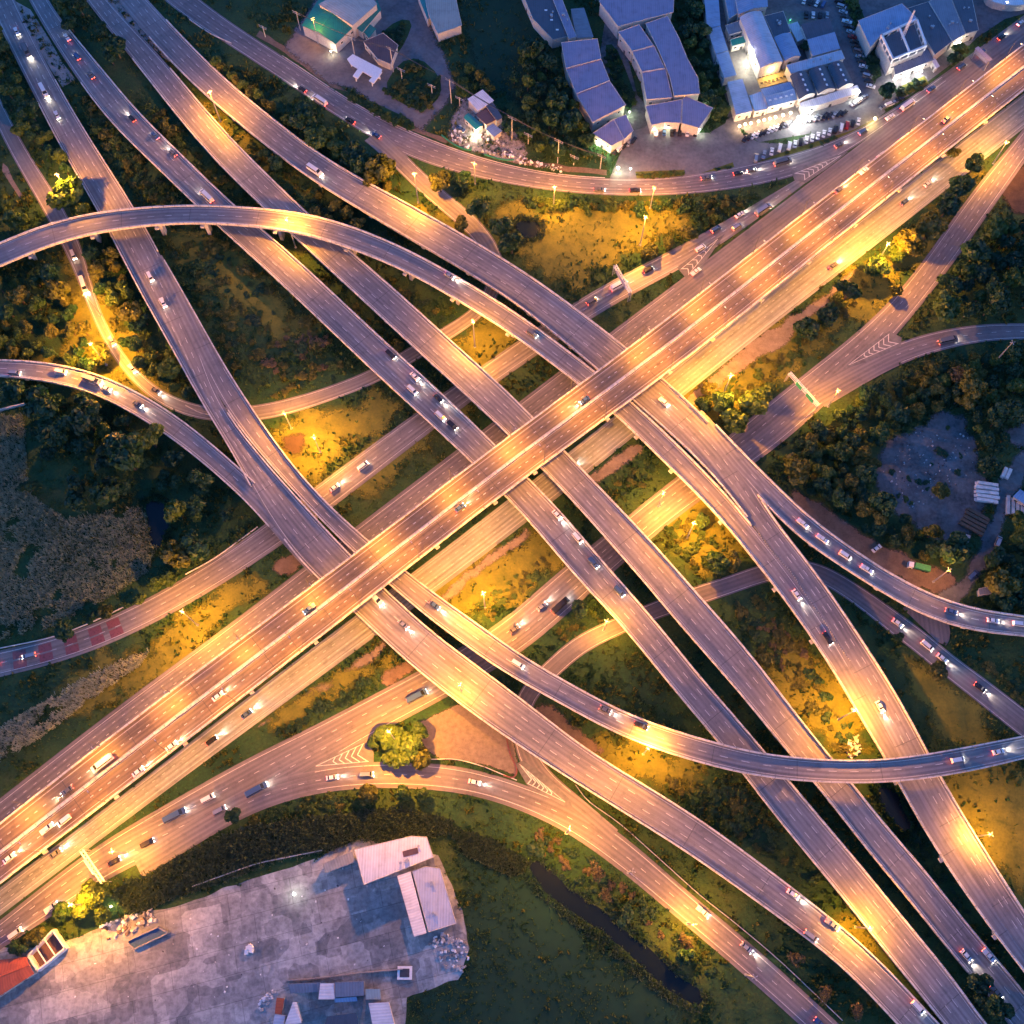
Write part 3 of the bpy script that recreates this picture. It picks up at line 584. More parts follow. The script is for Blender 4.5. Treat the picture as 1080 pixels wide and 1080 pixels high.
sh_('planting_bed',.10,'lawn',(670,181),(722,179),(722,187),(672,190),it=0,grids=False)
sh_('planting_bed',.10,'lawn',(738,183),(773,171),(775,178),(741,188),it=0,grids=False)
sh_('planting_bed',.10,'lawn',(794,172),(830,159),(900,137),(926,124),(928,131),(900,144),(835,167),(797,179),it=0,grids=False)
sh_('planting_bed',.10,'ground',(893,0),(902,-6),(924,50),(930,80),(920,86),(907,45),it=0,grids=False)
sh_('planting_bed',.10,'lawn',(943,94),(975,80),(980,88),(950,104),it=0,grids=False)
sh_('paved_median',.05,'concrete_m',(14,0),(32,10),(50,38),(66,66),(80,84),(66,92),(54,74),(36,42),(18,16),it=0,grids=False)
sh_('paved_median',.05,'concrete_m',(98,-10),(120,-10),(150,30),(176,52),(188,68),(176,64),(148,38),(118,8),it=0,grids=False)
# painted gores
def gore(tip,b0,b1,n,z=.34,lw=.35,edge=True):
    T=P(*tip,z); A=P(*b0,z); B=P(*b1,z); mb=MB()
    def line(p,q,w):
        d=(q-p); nn=Vector((-d.y,d.x,0)).normalized()*w/2
        f=[p-nn,q-nn,q+nn,p+nn]; mb.face([tuple(x) for x in f])
    if edge: line(T,A,.2); line(T,B,.2)
    for k in range(n):
        f=.98-.72*k/n
        a=T.lerp(A,f); b=T.lerp(B,f); m=(a+b)/2; d=(T-m).normalized()*((a-b).length*.45); m=m+d
        off=Vector((0,0,.004))
        line(a+off,m+off,lw); line(b+off+off,m+off+off,lw)
    return tag(mb.build('road_marking',M['paint']),kind='structure')
for q in ([(318,816),(350,796),(388,780),(394,792),(394,806),(350,808)],[(606,856),(580,842),(556,828),(543,806),(552,802),(575,818),(600,842)],[(895,160),(860,170),(834,180),(838,190),(850,193),(872,178)],[(765,246),(740,262),(714,282),(724,294),(745,275)],[(888,390),(915,364),(938,349),(951,356),(950,366),(920,380)]): sheet('road',q,.33,'tarmac')
gore((333,808),(384,784),(389,803),5)
gore((596,846),(548,806),(556,826),6)
gore((887,164),(838,183),(848,190),6)
gore((757,252),(718,284),(726,290),5)
gore((895,385),(938,352),(948,362),6)
# red speed-reduction blocks on the left curve
r=ROADS['GW']
for (x,y) in [(23,701),(51,690),(76,681),(100,675),(123,667)]:
    i=r.idx((x,y)); S=r.S[i]; mb=MB()
    for sg in (-1,1):
        h=r.hwS(S); q=[r.at(S-2.6,sg*.35,.006),r.at(S-2.6,sg*(h-1.7),.006),r.at(S+2.6,sg*(h-1.7),.006),r.at(S+2.6,sg*.35,.006)]
        v1=np.subtract(q[1],q[0]); v2=np.subtract(q[3],q[0])
        if v1[0]*v2[1]-v1[1]*v2[0]<0: q=q[::-1]
        mb.face(q)
    mb.build('road_marking',M['redpaint'],r.root)
# piers under the decks
for r in DECKS:
    S=12.0
    while S<r.S[-1]-8:
        for d in (0,5,-5,9,-9):
            s=S+d
            if s<0 or s>r.S[-1]: continue
            c=r.at(s,0); z=c[2]; h=r.hwS(s)
            if z<3.2: continue
            bad=blocked(gridG,c[0],c[1],1.4)
            if not bad:
                for q in DECKS:
                    if q is r: continue
                    dd=((q.C[:,0]-c[0])**2+(q.C[:,1]-c[1])**2); i=int(dd.argmin())
                    if math.sqrt(dd[i])<q.hw[i]+1.6 and q.C[i,2]<z-1.5: bad=True; break
            if bad: continue
            t=np.array([np.interp(s,r.S,r.T[:,0]),np.interp(s,r.S,r.T[:,1])]); rz=math.atan2(t[1],t[0])
            mb=MB(); zc=z-DT-1.1
            mb.box((c[0],c[1],zc/2-.3),(1.5,min(3.2,h*.8),zc+.6),rz); 
            wid=2*h+(1.6 if r.key in('R8','M') else -.6)
            mb.box((c[0],c[1],zc+.55),(1.7,wid,1.09),rz)
            mb.build('pier',M['conc'],r.root); break
        S+=30.0
# ------------------------------------------------------------------ lamps
def light(name,loc,power,col,parent=None,kind='POINT',rad=.35,ang=150,target=None,blend=.6):
    l=bpy.data.lights.new(name,kind); l.energy=power*(1 if name in('headlight_beam',) or power<900 else 1); l.color=col; l.shadow_soft_size=rad
    o=bpy.data.objects.new(name,l); COL.objects.link(o)
    if kind=='SPOT': l.spot_size=R_(ang); l.spot_blend=blend
    o.location=loc
    if target is not None:
        d=(Vector(target)-Vector(loc)); o.rotation_euler=d.to_track_quat('-Z','Y').to_euler()
    if parent is not None:
        o.parent=parent; o.matrix_parent_inverse=Matrix.Translation(-Vector(parent.location))
    return o
SOD=(1.0,.35,.022); SODW=(1.0,.36,.03); WARM=(1,.80,.55); COOL=(.86,1.0,.80)
LK=.092
def solve_h(head,base):
    b=P(*base,0); best=(1e9,12)
    for h in np.arange(4,40,.25):
        x,y=proj((b.x,b.y,h)); d=(x-head[0])**2+(y-head[1])**2
        if d<best[0]: best=(d,h)
    return b,float(best[1])
HOV={}
def mast(head,base,power,label,lit=True,heads=4,col=SOD,h=None):
    b,hh=solve_h(head,base); h=h or min(max(hh,15),26); q=P(head[0],head[1],h); b=Vector((q.x,q.y,0))
    root=empty('street_lamp',b,random.uniform(0,1.5),label,'street lamp','tall lamp masts around the interchange')
    mb=MB(); mb.tube([(0,0,0),(0,0,h*.5),(0,0,h)],[.30,.24,.16],8); mb.box((0,0,.2),(.9,.9,.4)); mb.build('pole',M['steel'],root)
    mb=MB()
    for k in range(heads):
        a=k*2*math.pi/heads; mb.tube([(0,0,h-.1),(math.cos(a)*.6,math.sin(a)*.6,h+.1)],.06,5)
    mb.build('arm',M['steel'],root)
    for k in range(heads):
        a=k*2*math.pi/heads; mb=MB(); ca,sa=math.cos(a)*.9,math.sin(a)*.9; mb.box((ca,sa,h+.13),(.62,.30,.16),a,0,.8); mb.box((ca,sa,h+.02),(.5,.24,.05),a,1)
        mb.build('lamp_head',[M['steel'],M['sodium'] if lit else M['offlamp']],root)
    if lit: light('lamp_light',(b.x,b.y,h-.5),power*LK*(h/16)**1.25*(.75 if tuple(head) in HOV else 1),col,root,rad=.8)
    return root
MASTS=[((221,97),(233,128),42,'lit lamp mast between the third and fourth ramps near the upper left corner',True),
((60,184),(75,209),72,'lit lamp mast rising from a round yellow lit tree beside the narrow left road',True),
((302,231),(310,262),36,'lit lamp mast between two ramps where the arching flyover passes them',True),
((437,183),(441,214),55,'lit lamp mast on grass beside the slip road that leaves the frontage road',True),
((681,229),(676,259),55,'lit lamp mast standing alone on the meadow below the upper frontage road',True),
((937,257),(931,275),115,'bright lit lamp mast among yellow bushes between the two right-hand roads',True),
((95,362),(106,383),120,'lit lamp mast among bright yellow trees inside the left loop',True),
((90,310),(94,322),60,'lit lamp mast beside the narrow left road at the top of the yellow thicket',True),
((331,461),(338,477),62,'lit lamp mast on the golden lawn next to a dark round patch of soil',True),
((499,339),(501,366),45,'lit lamp mast on the small lawn between the curved slip road and the service road',True),
((771,396),(765,411),98,'lit lamp mast on the yellow lit strip right of the viaduct centre',True),
((1068,361),(1049,387),0,'unlit lamp mast by the dark wood below the right-hand bend',False),
((510,626),(511,641),75,'lit lamp mast on the golden lawn just below the viaduct centre',True),
((732,552),(727,567),90,'lit lamp mast among bushes between two flyovers right of centre',True),
((684,789),(680,797),52,'lit lamp mast on the lawn just below the long curved flyover',True),
((1001,601),(985,615),10,'leaning looking white lamp mast beside the timber yard lane near a green truck',True),
((902,749),(885,760),70,'lit lamp mast beside the rightmost ramp over pale rubble on golden grass',True),
((192,645),(207,661),62,'lit lamp mast on the lawn between the left curve with red blocks and the viaduct',True),
((74,954),(86,966),85,'lit lamp mast in the bright yellow trees by the lower left road',True),
((410,771),(408,783),105,'lit lamp mast inside the big yellow tree at the painted gore',True),
((601,874),(597,880),50,'lit lamp post on the outer verge of the lower curve, nearer the painted gore',True),
((732,975),(729,981),50,'lit lamp post on the outer verge of the lower curve, halfway to the lower edge',True),
((667,919),(665,925),0,'unlit lamp post on the outer verge of the lower curve between two lit ones',False),
((796,1031),(793,1037),0,'unlit lamp post on the outer verge of the lower curve near the lower edge',False),
((918,979),(902,979),42,'lit lamp mast between the two lower right ramps on a golden verge',True),
((585,197),(585,206),60,'lit lamp post on the grass side of the frontage road left of the shrub row',True),
((690,198),(688,206),40,'lit lamp post among the shrub row opposite the yellow planted traffic islands',True),
((500,172),(503,180),26,'lit lamp post on the verge of the frontage road by the scrap dealer',True),
((300,436),(302,450),45,'lit lamp mast beside the ramp where the curved slip road comes out from under it',True),
((485,722),(490,732),30,'lit lamp mast beneath the edge of the outer lower ramp above the brown lot',True),
((640,655),(645,668),34,'lit lamp mast on the shrubs at the yellow end of the small loop road',True),
((700,520),(704,530),34,'lit lamp mast beside the orange lit service road under the right flyovers',True),
((1045,880),(1032,886),40,'lit lamp mast on the golden field by the lower right edge',True),
((884,412),(874,424),30,'added lamp post that brightens the right-hand road beyond the gantry, on its wood side',True),  # added, unseen lamp; brightens the road past the gantry
((1062,150),(1052,160),45,'lit lamp post beside the right-hand road near the upper right edge',True),
((118,898),(124,908),30,'added lamp mast that brightens the road beside the lower left sign gantry',True),  # added mast, put in to make the lower left road brighter
((330,20),(334,40),7,'pale lamp post in the yard of the green roofed warehouse',True),
]
HOV={(410,771):27,(74,954):19,(771,396):21,(68,203):20,(60,184):21,(95,362):19,(90,310):17,(937,257):19,(732,552):19,(485,722):20}
for (hd,bs,pw,lb,on) in MASTS:
    mast(hd,bs,pw*900,lb,on,heads=4 if pw!=50 else 2,h=HOV.get(hd))
# viaduct lamps on both parapets
r=ROADS['M']
def parapet_lamp(r,i,side,label,power,group,hgt=11.5,arm=2.8):
    h=r.hw[i]; p=Vector(r.pt(i,side*(h-.16),.90)); inn=Vector(r.pt(i,side*(h-.16-arm),.90)); d=(inn-p).normalized(); rz=math.atan2(d.y,d.x)
    root=empty('street_lamp',p,rz,label,'street lamp',group)
    mb=MB(); mb.tube([(0,0,0),(0,0,hgt*.85),(.25,0,hgt-.1)],[.10,.08,.06],6); mb.box((0,0,.06),(.4,.4,.12)); mb.build('pole',M['darksteel'],root)
    mb=MB(); mb.tube([(.25,0,hgt-.1),(arm*.5,0,hgt+.25),(arm,0,hgt+.3)],.05,5); mb.build('arm',M['darksteel'],root)
    mb=MB(); mb.box((arm+.4,0,hgt+.30),(.9,.36,.16),0,0); mb.box((arm+.4,0,hgt+.19),(.8,.32,.05),0,1); mb.build('lamp_head',[M['steel'],M['sodium']],root)
    q=p+d*(arm+.4)+Vector((0,0,hgt-.1)); 
    light('lamp_light',q,power,SODW if side<0 else SOD,root,'SPOT',.4,154,target=q+Vector((d.x*.12,d.y*.12,-1)),blend=.9)
    return root
ORD=['first','second','third','fourth','fifth','sixth','seventh','eighth','ninth','tenth','eleventh','twelfth','thirteenth','fourteenth','fifteenth','sixteenth','seventeenth','eighteenth','nineteenth','twentieth']
MP=26000*.054
LB=[(17,849),(96,789),(174,731),(252,675),(327,615),(405,557),(476,501),(540,449),(607,400),(680,345),(741,297),(801,251),(856,210),(913,166),(969,124),(1023,83),(1075,43)]
for k,(x,y) in enumerate(LB):
    i=int(np.argmin(((np.array([proj(r.pt(j,-(r.hw[j]-.16),12.2)) for j in range(len(r.C))])-np.array((x,y)))**2).sum(1)))
    parapet_lamp(r,i,-1,f'{ORD[k]} arm lamp from the lower left along the upper left parapet of the viaduct',MP,'lamps along the upper left parapet of the viaduct')
LA=[(25,895),(95,842),(168,788),(240,735),(310,682),(378,630),(445,580),(512,527),(579,477),(639,428),(710,374),(771,326),(830,281),(886,236),(943,193),(998,149),(1051,108)]
for k,(x,y) in enumerate(LA):
    i=int(np.argmin(((np.array([proj(r.pt(j,(r.hw[j]-.16),12.2)) for j in range(len(r.C))])-np.array((x,y)))**2).sum(1)))
    parapet_lamp(r,i,1,f'{ORD[k]} curved arm lamp from the lower left along the lower right parapet of the viaduct',MP,'lamps along the lower right parapet of the viaduct')
# ------------------------------------------------------------------ sign gantries
def gantry(p0,p1,h,label,sign,depth=1.2,shade=None):
    a=P(*p0,0);b=P(*p1,0); c=(a+b)/2; d=b-a; L=d.length; rz=math.atan2(d.y,d.x)
    root=empty('sign_gantry',c,rz,label,'sign gantry')
    for s in (-1,1):
        mb=MB()
        for e in (-1,1): mb.tube([(s*L/2,e*depth/2,0),(s*L/2,e*depth/2,h)],.16,6)
        for q in range(4): mb.tube([(s*L/2,-depth/2,h*q/4),(s*L/2,depth/2,h*(q+1)/4)],.07,5)
        mb.build('post',M['steel'],root)
    mb=MB()
    for e in (-1,1):
        for zz in (0,1.1): mb.tube([(-L/2,e*depth/2,h+zz-.5),(L/2,e*depth/2,h+zz-.5)],.13,6)
    n=int(L/1.3)
    for q in range(n):
        x0=-L/2+L*q/n; x1=-L/2+L*(q+1)/n
        mb.tube([(x0,-depth/2,h+.6),(x1,depth/2,h+.6)],.07,4); mb.tube([(x0,depth/2,h+.6),(x1,-depth/2,h+.6)],.07,4)
        mb.tube([(x0,depth/2,h-.5),(x1,depth/2,h+.6)],.06,4)
    mb.build('truss',M['white'],root)
    for (x0,x1,col) in sign:
        mb=MB(); mb.box(((x0+x1)/2*L,-depth/2-.25,h+.3),((x1-x0)*L,.14,3.0),0,0); mb.box(((x0+x1)/2*L,-depth/2-.34,h+.3),((x1-x0)*L-.3,.05,2.7),0,1)
        mb.build('sign_panel',[M['white'],M[col]],root)
    return root
M['signgreen']=simple('green_sign',(.03,.25,.14),.5); M['signgrey']=simple('grey_sign',(.30,.28,.36),.5)
gantry((647,290),(663,318),7.5,'pale lattice sign gantry across the curved service road above the viaduct',[(-.3,.3,'signgrey')])
gantry((828,402),(858,436),7.5,'white sign gantry with green panels across the right-hand road',[(-.22,-.02,'signgreen'),(.12,.38,'signgreen')])
gantry((94,898),(116,931),7.0,'pale lattice sign gantry across the lower left road',[(-.25,.2,'signgrey')])
def billboard(p0,p1,h,w,label):
    a=P(*p0,h);b=P(*p1,h); c=(a+b)/2; d=b-a; L=d.length; rz=math.atan2(d.y,d.x)
    root=empty('overhead_sign',(c.x,c.y,0),rz,label,'sign')
    for s in (-1,1):
        mb=MB(); mb.tube([(s*L*.45,0,0),(s*L*.45,0,h-.2)],.2,6); mb.build('post',M['steel'],root)
    mb=MB(); mb.box((0,0,h),(L,w,.35)); mb.box((0,-w/2-.1,h-.9),(L*.9,.14,2.2)); mb.build('sign_panel',M['signgrey'],root)
billboard((1030,50),(1045,64),7.0,2.2,'grey violet overhead sign across the frontage road near the upper right corner')
# ------------------------------------------------------------------ flexible posts along the merge line
r=ROADS['R8']; i0=r.idx((793,556)); i1=r.idx((890,695))
pm=None; S=r.S[i0]; k=0
BP=[(800,563),(811,578),(823,592),(834,604),(852,631),(870,657),(886,683),(896,697)]
bp=PV(resamp(cr(BP),64),zR+.06)
mb=MB(); mb.tube([(0,0,0),(0,0,.75)],[.11,.08],6,0); mb.box((0,0,.03),(.36,.36,.06),0,1); mb.tube([(0,0,.45),(0,0,.58)],[.112,.105],6,1)
pm=mb.mesh('bollard',[M['white'],M['darksteel']])
for q in bp:
    o=bpy.data.objects.new('bollard',pm); COL.objects.link(o); o.location=(q[0],q[1],zR+.075)
    tag(o,'small white flexible post in the dotted row along the merge of the rightmost ramps','bollard','flexible posts along the merge line')
# red curb lights / barrier round the brown lot
def rail(name,pxs,z0,hh,th,mat,label,cat,base=0.0):
    pts=[P(x,y,base) for x,y in cr(pxs,4)]; mb=MB()
    for a,b in zip(pts[:-1],pts[1:]):
        d=b-a; c=(a+b)/2; mb.box((c.x,c.y,base+z0+hh/2),(d.length+th*.3,th,hh),math.atan2(d.y,d.x))
    n=max(2,len(pts)//3)
    o=mb.build(name,M[mat]); tag(o,label,cat); return o
rail('barrier',[(534,778),(538,795),(545,812),(541,820),(531,818)],0,.8,.5,'redpaint','low red barrier round the tip of the brown lot by the small loop road','barrier')
rail('guard_rail',[(0,684),(52,673),(91,659),(130,641)],.0,.75,.25,'conclight','pale guard rail on the outer edge of the left curve with red blocks','guard rail')
rail('guard_rail',[(196,606),(225,590),(249,573),(272,556)],.0,.75,.25,'conclight','pale guard rail beside the left curve just before it passes under the ramps','guard rail')
rail('guard_rail',[(455,801),(480,801),(505,807),(528,816),(545,823)],0,.75,.25,'conclight','pale guard rail along the lower side of the brown lot','guard rail')
rail('guard_rail',[(607,828),(622,846),(655,870),(700,910),(738,944),(777,975),(824,1015),(888,1076)],0,.75,.25,'steel','long steel guard rail on the inner edge of the lower curve','guard rail')
rail('guard_rail',[(196,428),(212,436),(232,440)],0,.8,.25,'conclight','short pale guard rail where the narrow road passes under the leftmost flyover','guard rail')
rail('low_wall',[(0,931),(20,922),(45,917)],0,.01,.2,'conc','x','wall') if False else None
rail('guard_rail',[(200,21),(222,36),(244,46)],0,.8,.25,'conclight','short white guard rail on the lower side of the frontage road in the upper left','guard rail')
rail('low_wall',[(0,434),(14,430),(27,427)],0,1.6,.5,'conclight','short pale wall at the left edge below the looping flyover','wall')
rail('low_wall',[(2,933),(45,930),(70,925)],0,.01,.2,'conc','x','wall') if False else None
rail('low_wall',[(204,935),(240,922),(272,911),(300,905),(340,897)],0,1.5,.35,'conc','long low wall between the dark reeds and the concrete lot','wall')
rail('low_wall',[(303,1034),(340,1031),(380,1026),(425,1022)],0,1.2,.35,'concdark','low dark wall along the lower side of the concrete lot','wall')
# ------------------------------------------------------------------ buildings
def ordq(w):
    a=sum(w[k].x*w[(k+1)%len(w)].y-w[(k+1)%len(w)].x*w[k].y for k in range(len(w)))
    return w if a>0 else w[::-1]
def openings(root,base,w,h,n=3,skip=()):
    """windows and one door let on to the walls that face the camera side"""
    best=None
    for k in range(len(w)):
        a,b=w[k],w[(k+1)%len(w)]; d=b-a; L=d.length
        if L<3: continue
        nn=Vector((d.y,-d.x,0)).normalized()
        if nn.y<0.15: continue
        if best is None or L>best[0]: best=(L,a,b,nn)
    # camera looks from -y side of everything: the visible walls face -y
    best=None
    for k in range(len(w)):
        a,b=w[k],w[(k+1)%len(w)]; d=b-a; L=d.length; nn=Vector((d.y,-d.x,0)).normalized()
        if nn.y>-.2 or L<3: continue
        if best is None or L>best[0]: best=(L,a,b,nn)
    if best is None: return
    L,a,b,nn=best; d=(b-a).normalized(); rz=math.atan2(d.y,d.x); n=min(n,max(1,int(L/3)))
    for k in range(n):
        t=(k+.5)/n; c=a+d*(L*t)+nn*.05-base
        if k==n//2:
            mb=MB(); mb.box((c.x,c.y,1.15),(1.6,.14,2.3),rz,0); mb.box((c.x-nn.x*-.09,c.y-nn.y*-.09,1.1),(1.3,.06,2.1),rz,1); mb.build('door',[M['conc'],M['darksteel']],root)
        else:
            zc=min(h*.6,2.0) if h<4 else h*.6
            mb=MB(); mb.box((c.x,c.y,zc),(1.8,.12,1.2),rz,0); mb.box((c.x+nn.x*.07,c.y+nn.y*.07,zc),(1.5,.05,.95),rz,1); mb.build('window',[M['white'],M['glass']],root)
def house(name,label,cat,quad,h,roof,mat,rise=1.5,axis=0,wall='wall',over=.5,sky=0,group=None,op=3,base_z=0.0):
    w=[P(x,y,h) for x,y in quad]; a=ordq(w)
    if a is not w: w=a; axis_shift=True
    else: axis_shift=False
    if axis_shift and len(w)==4: axis=axis  # reversed order keeps edge parity for quads up to a swap
    c=sum(w,Vector())/len(w); base=Vector((c.x,c.y,base_z))
    root=empty(name,base,0,label,cat,group)
    ins=[Vector((c.x+(p.x-c.x)*(1-over*2/max((p-c).length*2,1)),c.y+(p.y-c.y)*(1-over*2/max((p-c).length*2,1)),h)) for p in w]
    L=[(p.x-base.x,p.y-base.y) for p in w]; I=[(p.x-base.x,p.y-base.y) for p in ins]
    mb=MB(); mb.prism(I,-.3,h-.12-base_z); mb.build('wall',M[wall],root)
    hb=h-base_z
    stamp_poly([(p.x,p.y) for p in w],(gridG,gridA,gridH))
    if roof in('gable','barrel','shed') and len(w)==4:
        V=[Vector((x,y,hb)) for x,y in L]
        # longest direction carries the ridge unless axis says otherwise
        e0=(V[1]-V[0]).length+(V[2]-V[3]).length; e1=(V[2]-V[1]).length+(V[3]-V[0]).length
        if (e0<e1)!=(axis==1): V=V[1:]+V[:1]
        # now V0-V1 and V3-V2 are eaves, ridge runs from mid(V0,V3) to mid(V1,V2)
        mb=MB(); th=Vector((0,0,-.14))
        if roof=='shed': prof=[(0,0),(1,1)]
        elif roof=='gable': prof=[(0,0),(.5,1),(1,0)]
        else: prof=[(t,math.sin(math.pi*t)) for t in np.linspace(0,1,9)]
        Lr=((V[1]-V[0]).length)
        for (t0,z0),(t1,z1) in zip(prof[:-1],prof[1:]):
            p=[V[0].lerp(V[3],t0)+Vector((0,0,z0*rise)),V[1].lerp(V[2],t0)+Vector((0,0,z0*rise)),V[1].lerp(V[2],t1)+Vector((0,0,z1*rise)),V[0].lerp(V[3],t1)+Vector((0,0,z1*rise))]
            wd=(p[3]-p[0]).length
            mb.face(p,0,[(0,t0*20),(Lr,t0*20),(Lr,t0*20+wd),(0,t0*20+wd)])
            mb.face([q+th for q in p[::-1]],0)
        for (e0_,e1_) in ((V[0],V[3]),(V[1],V[2])):
            top=[e0_.lerp(e1_,t)+Vector((0,0,z*rise)) for t,z in prof]
            for q0,q1 in zip(top[:-1],top[1:]): mb.face([q0,q1,q1+th,q0+th],0)
        for (e0_,e1_,zz) in ((V[0],V[1],prof[0][1]),(V[3],V[2],prof[-1][1])):
            q0=e0_+Vector((0,0,zz*rise)); q1=e1_+Vector((0,0,zz*rise)); mb.face([q0,q1,q1+th,q0+th],0)
        ro=mb.build('roof',M[mat],root)
        # gable ends
        mb=MB()
        for s,(e0_,e1_) in ((1,(V[0].lerp(V[1],.03),V[3].lerp(V[2],.03))),(-1,(V[1].lerp(V[0],.03),V[2].lerp(V[3],.03)))):
            top=[e0_.lerp(e1_,t)+Vector((0,0,z*rise-.15)) for t,z in prof]
            if len(top)>2: mb=MB(); mb.face(top,0); mb.build('gable',M[wall],root)
        if roof=='gable':
            mb=MB(); a_=V[0].lerp(V[3],.5)+Vector((0,0,rise+.05)); b_=V[1].lerp(V[2],.5)+Vector((0,0,rise+.05)); mb.tube([a_,b_],.16,6); mb.build('ridge_cap',M[mat],ro)
        for k in range(sky):
            t=(k+.7)/(sky+.4); s_=.5 if roof=='barrel' else .28; zz=rise if roof=='barrel' else rise*.56
            q=V[0].lerp(V[1],t).lerp(V[3].lerp(V[2],t),s_); d=(V[1]-V[0]).normalized()
            mb=MB(); mb.box((q.x,q.y,q.z+zz+.06),(1.3,.9,.12),math.atan2(d.y,d.x)); mb.build('skylight',M['white'],ro)
    else:
        mb=MB(); n=len(L); mb.prism(L,hb-.12,hb+.16); ro=mb.build('roof',M[mat],root)
        mb=MB()
        for k in range(n):
            a_=Vector((*L[k],hb+.16)); b_=Vector((*L[(k+1)%n],hb+.16)); mb.tube([a_,b_],.13,4)
        mb.build('roof_edge',M['conc'],ro)
        for k in range(sky):
            a_=Vector(L[0]).lerp(Vector(L[1]),(k+.8)/(sky+.6)); b_=Vector(L[3%n]).lerp(Vector(L[2]),(k+.8)/(sky+.6)); q=a_.lerp(b_,.5)
            mb=MB(); mb.box((q.x,q.y,hb+.22),(1.4,.9,.12)); mb.build('skylight',M['white'],ro)
    if roof=='flat' and name in('warehouse','hall','showroom','market_hall') and len(L)>=4:
        for k in range(3):
            q=Vector(L[0]).lerp(Vector(L[1]),random.uniform(.2,.8)).lerp(Vector(L[3%len(L)]).lerp(Vector(L[2]),random.uniform(.2,.8)),random.uniform(.2,.8)); mb=MB()
            if k<2: mb.tube([(q.x,q.y,hb+.1),(q.x,q.y,hb+.75),(q.x,q.y,hb+.95)],[.35,.35,.5],8)
            else: mb.box((q.x,q.y,hb+.55),(1.6,1.1,.85),random.uniform(0,3))
            mb.build('roof_vent',M['steel'],ro)
    openings(root,base,ins,hb,op)
    return root
def off(q,dx,dy): return [(x+dx,y+dy) for x,y in q]
# --- top left compound
house('warehouse','large green roofed warehouse with a pale slope, at the top left of the road','warehouse',[(318,28),(334,4),(400,1),(355,47)],7,'flat','rpale',op=4) if False else None
house('warehouse','large warehouse with one pale and one green roof slope beside the frontage road','warehouse',[(318,27),(354,46.5),(398,4),(350,-22)],6.5,'gable','rgreen',2.0,op=4)
house('warehouse','pale green shed roof joined behind the green warehouse at the top edge','warehouse',[(336,5),(372,27),(398,4),(378,-18)],8.9,'shed','rpale',.4,op=0)
house('annex','narrow green lean-to roof on the right flank of the green warehouse','annex',[(372,27),(382,34),(402,10),(398,0)],5.0,'shed','rgreen',.3,op=0)
house('annex','small green awning roof at the corner behind the green warehouse','annex',[(376,26),(389,40),(397,31),(384,22)],4.0,'shed','rgreen',.4)
house('house','dark plum hip roofed house behind the white gate frame','house',[(383,44),(404,35),(420,48),(412,68),(398,62)],4.5,'flat','rbrown')
house('shed','pale tan roofed shed with a teal edge at the top, left of the dark meadow','shed',[(446,-12),(478,-14),(487,27),(462,36),(452,16)],5.5,'flat','rtan',sky=0)
house('annex','narrow teal roof strip along the left flank of the tan roofed shed','annex',[(440,-6),(447,-10),(455,17),(451,21)],5.0,'flat','rteal',op=0)
# white gate structure : an F shaped concrete frame
b=P(385,72,0); root=empty('gate_frame',b,0,'white F-shaped concrete entrance frame in the compound at the upper left','gate')
mb=MB()
for quad in ([(366,62),(372,57),(403,73),(400,82),(394,82),(370,68)],[(379,70),(385,72),(377,83),(372,80)],[(397,76),(403,76),(394,88),(389,85)]):
    w=ordq([P(x,y,4.2) for x,y in quad]); mb.prism([(p.x-b.x,p.y-b.y) for p in w],3.7+.01*len(mb.f)/8,4.2+.01*len(mb.f)/8)
mb.build('slab',M['white'],root)
for q in ((370,64),(400,78),(375,80),(392,85)):
    p=P(*q,3.7); mb=MB(); mb.box((p.x-b.x,p.y-b.y,1.75),(.5,.5,3.9)); mb.build('column',M['white'],root)
# --- scrap dealer by the road
house('shed','white square roofed shed of the scrap dealer beside the dark meadow','shed',[(493,105),(509,95),(521,106),(504,117)],5,'shed','rwhite',.4)
house('shed','small teal roofed office of the scrap dealer with a lit front','shed',[(489,124),(494,119),(510,132),(502,137)],3.6,'gable','rteal',.6)
house('shed','brown roofed lean-to between the white and the blue sheds of the scrap dealer','shed',[(501,121),(513,114),(524,126),(513,132)],4.0,'shed','rbrown',.3)
house('shed','blue awning with a white edge at the scrap dealer','shed',[(512,136),(520,130),(530,138),(521,145)],3.4,'shed','rblue',.3)
house('shed','slate blue roofed shed behind the scrap dealer, nearest the meadow','shed',[(512,112),(520,108),(530,124),(524,128)],4.4,'shed','rdark',.3)
# --- grey sheds at the top and the violet curved offices
house('warehouse','dark grey roofed warehouse at the top edge left of the violet offices','warehouse',[(548,-14),(580,-14),(602,38),(583,42),(562,20)],6,'flat','rdark',sky=3)
house('warehouse','long narrow grey violet roof between the dark warehouse and the grey shed','warehouse',[(580,-8),(590,-8),(608,39),(600,41)],6.6,'flat','rviolet',op=0)
house('shed','small grey roofed shed just above the left violet office row','shed',[(602,10),(616,8),(626,39),(608,41)],5,'shed','rgrey',.4)
V=[('topmost segment of the left violet office row',[(592,45),(630,41),(634,62),(597,72)],8.2),
('middle segment of the left violet office row',[(597,72.5),(634,62.5),(643,85),(608,99)],7.6),
('lowest segment of the left violet office row, widest at its foot',[(608,99.5),(643,85.5),(660,111),(625,129)],7.0)]
for lb,q,h in V: house('office_building','violet roof, '+lb,'office building',q,h,'flat','rviolet',group='violet roofed office segments')
house('office_building','fan shaped violet roof of the left office front, with cars parked before it','office building',[(625,141),(647,126),(658,147),(645,154)],6,'flat','rviolet',group='violet roofed office segments')
house('office_building','darker narrow violet roof slope at the right of the left office front','office building',[(647.5,126),(660,121),(668,138),(658.5,147)],5.6,'flat','rviolet',group='violet roofed office segments')
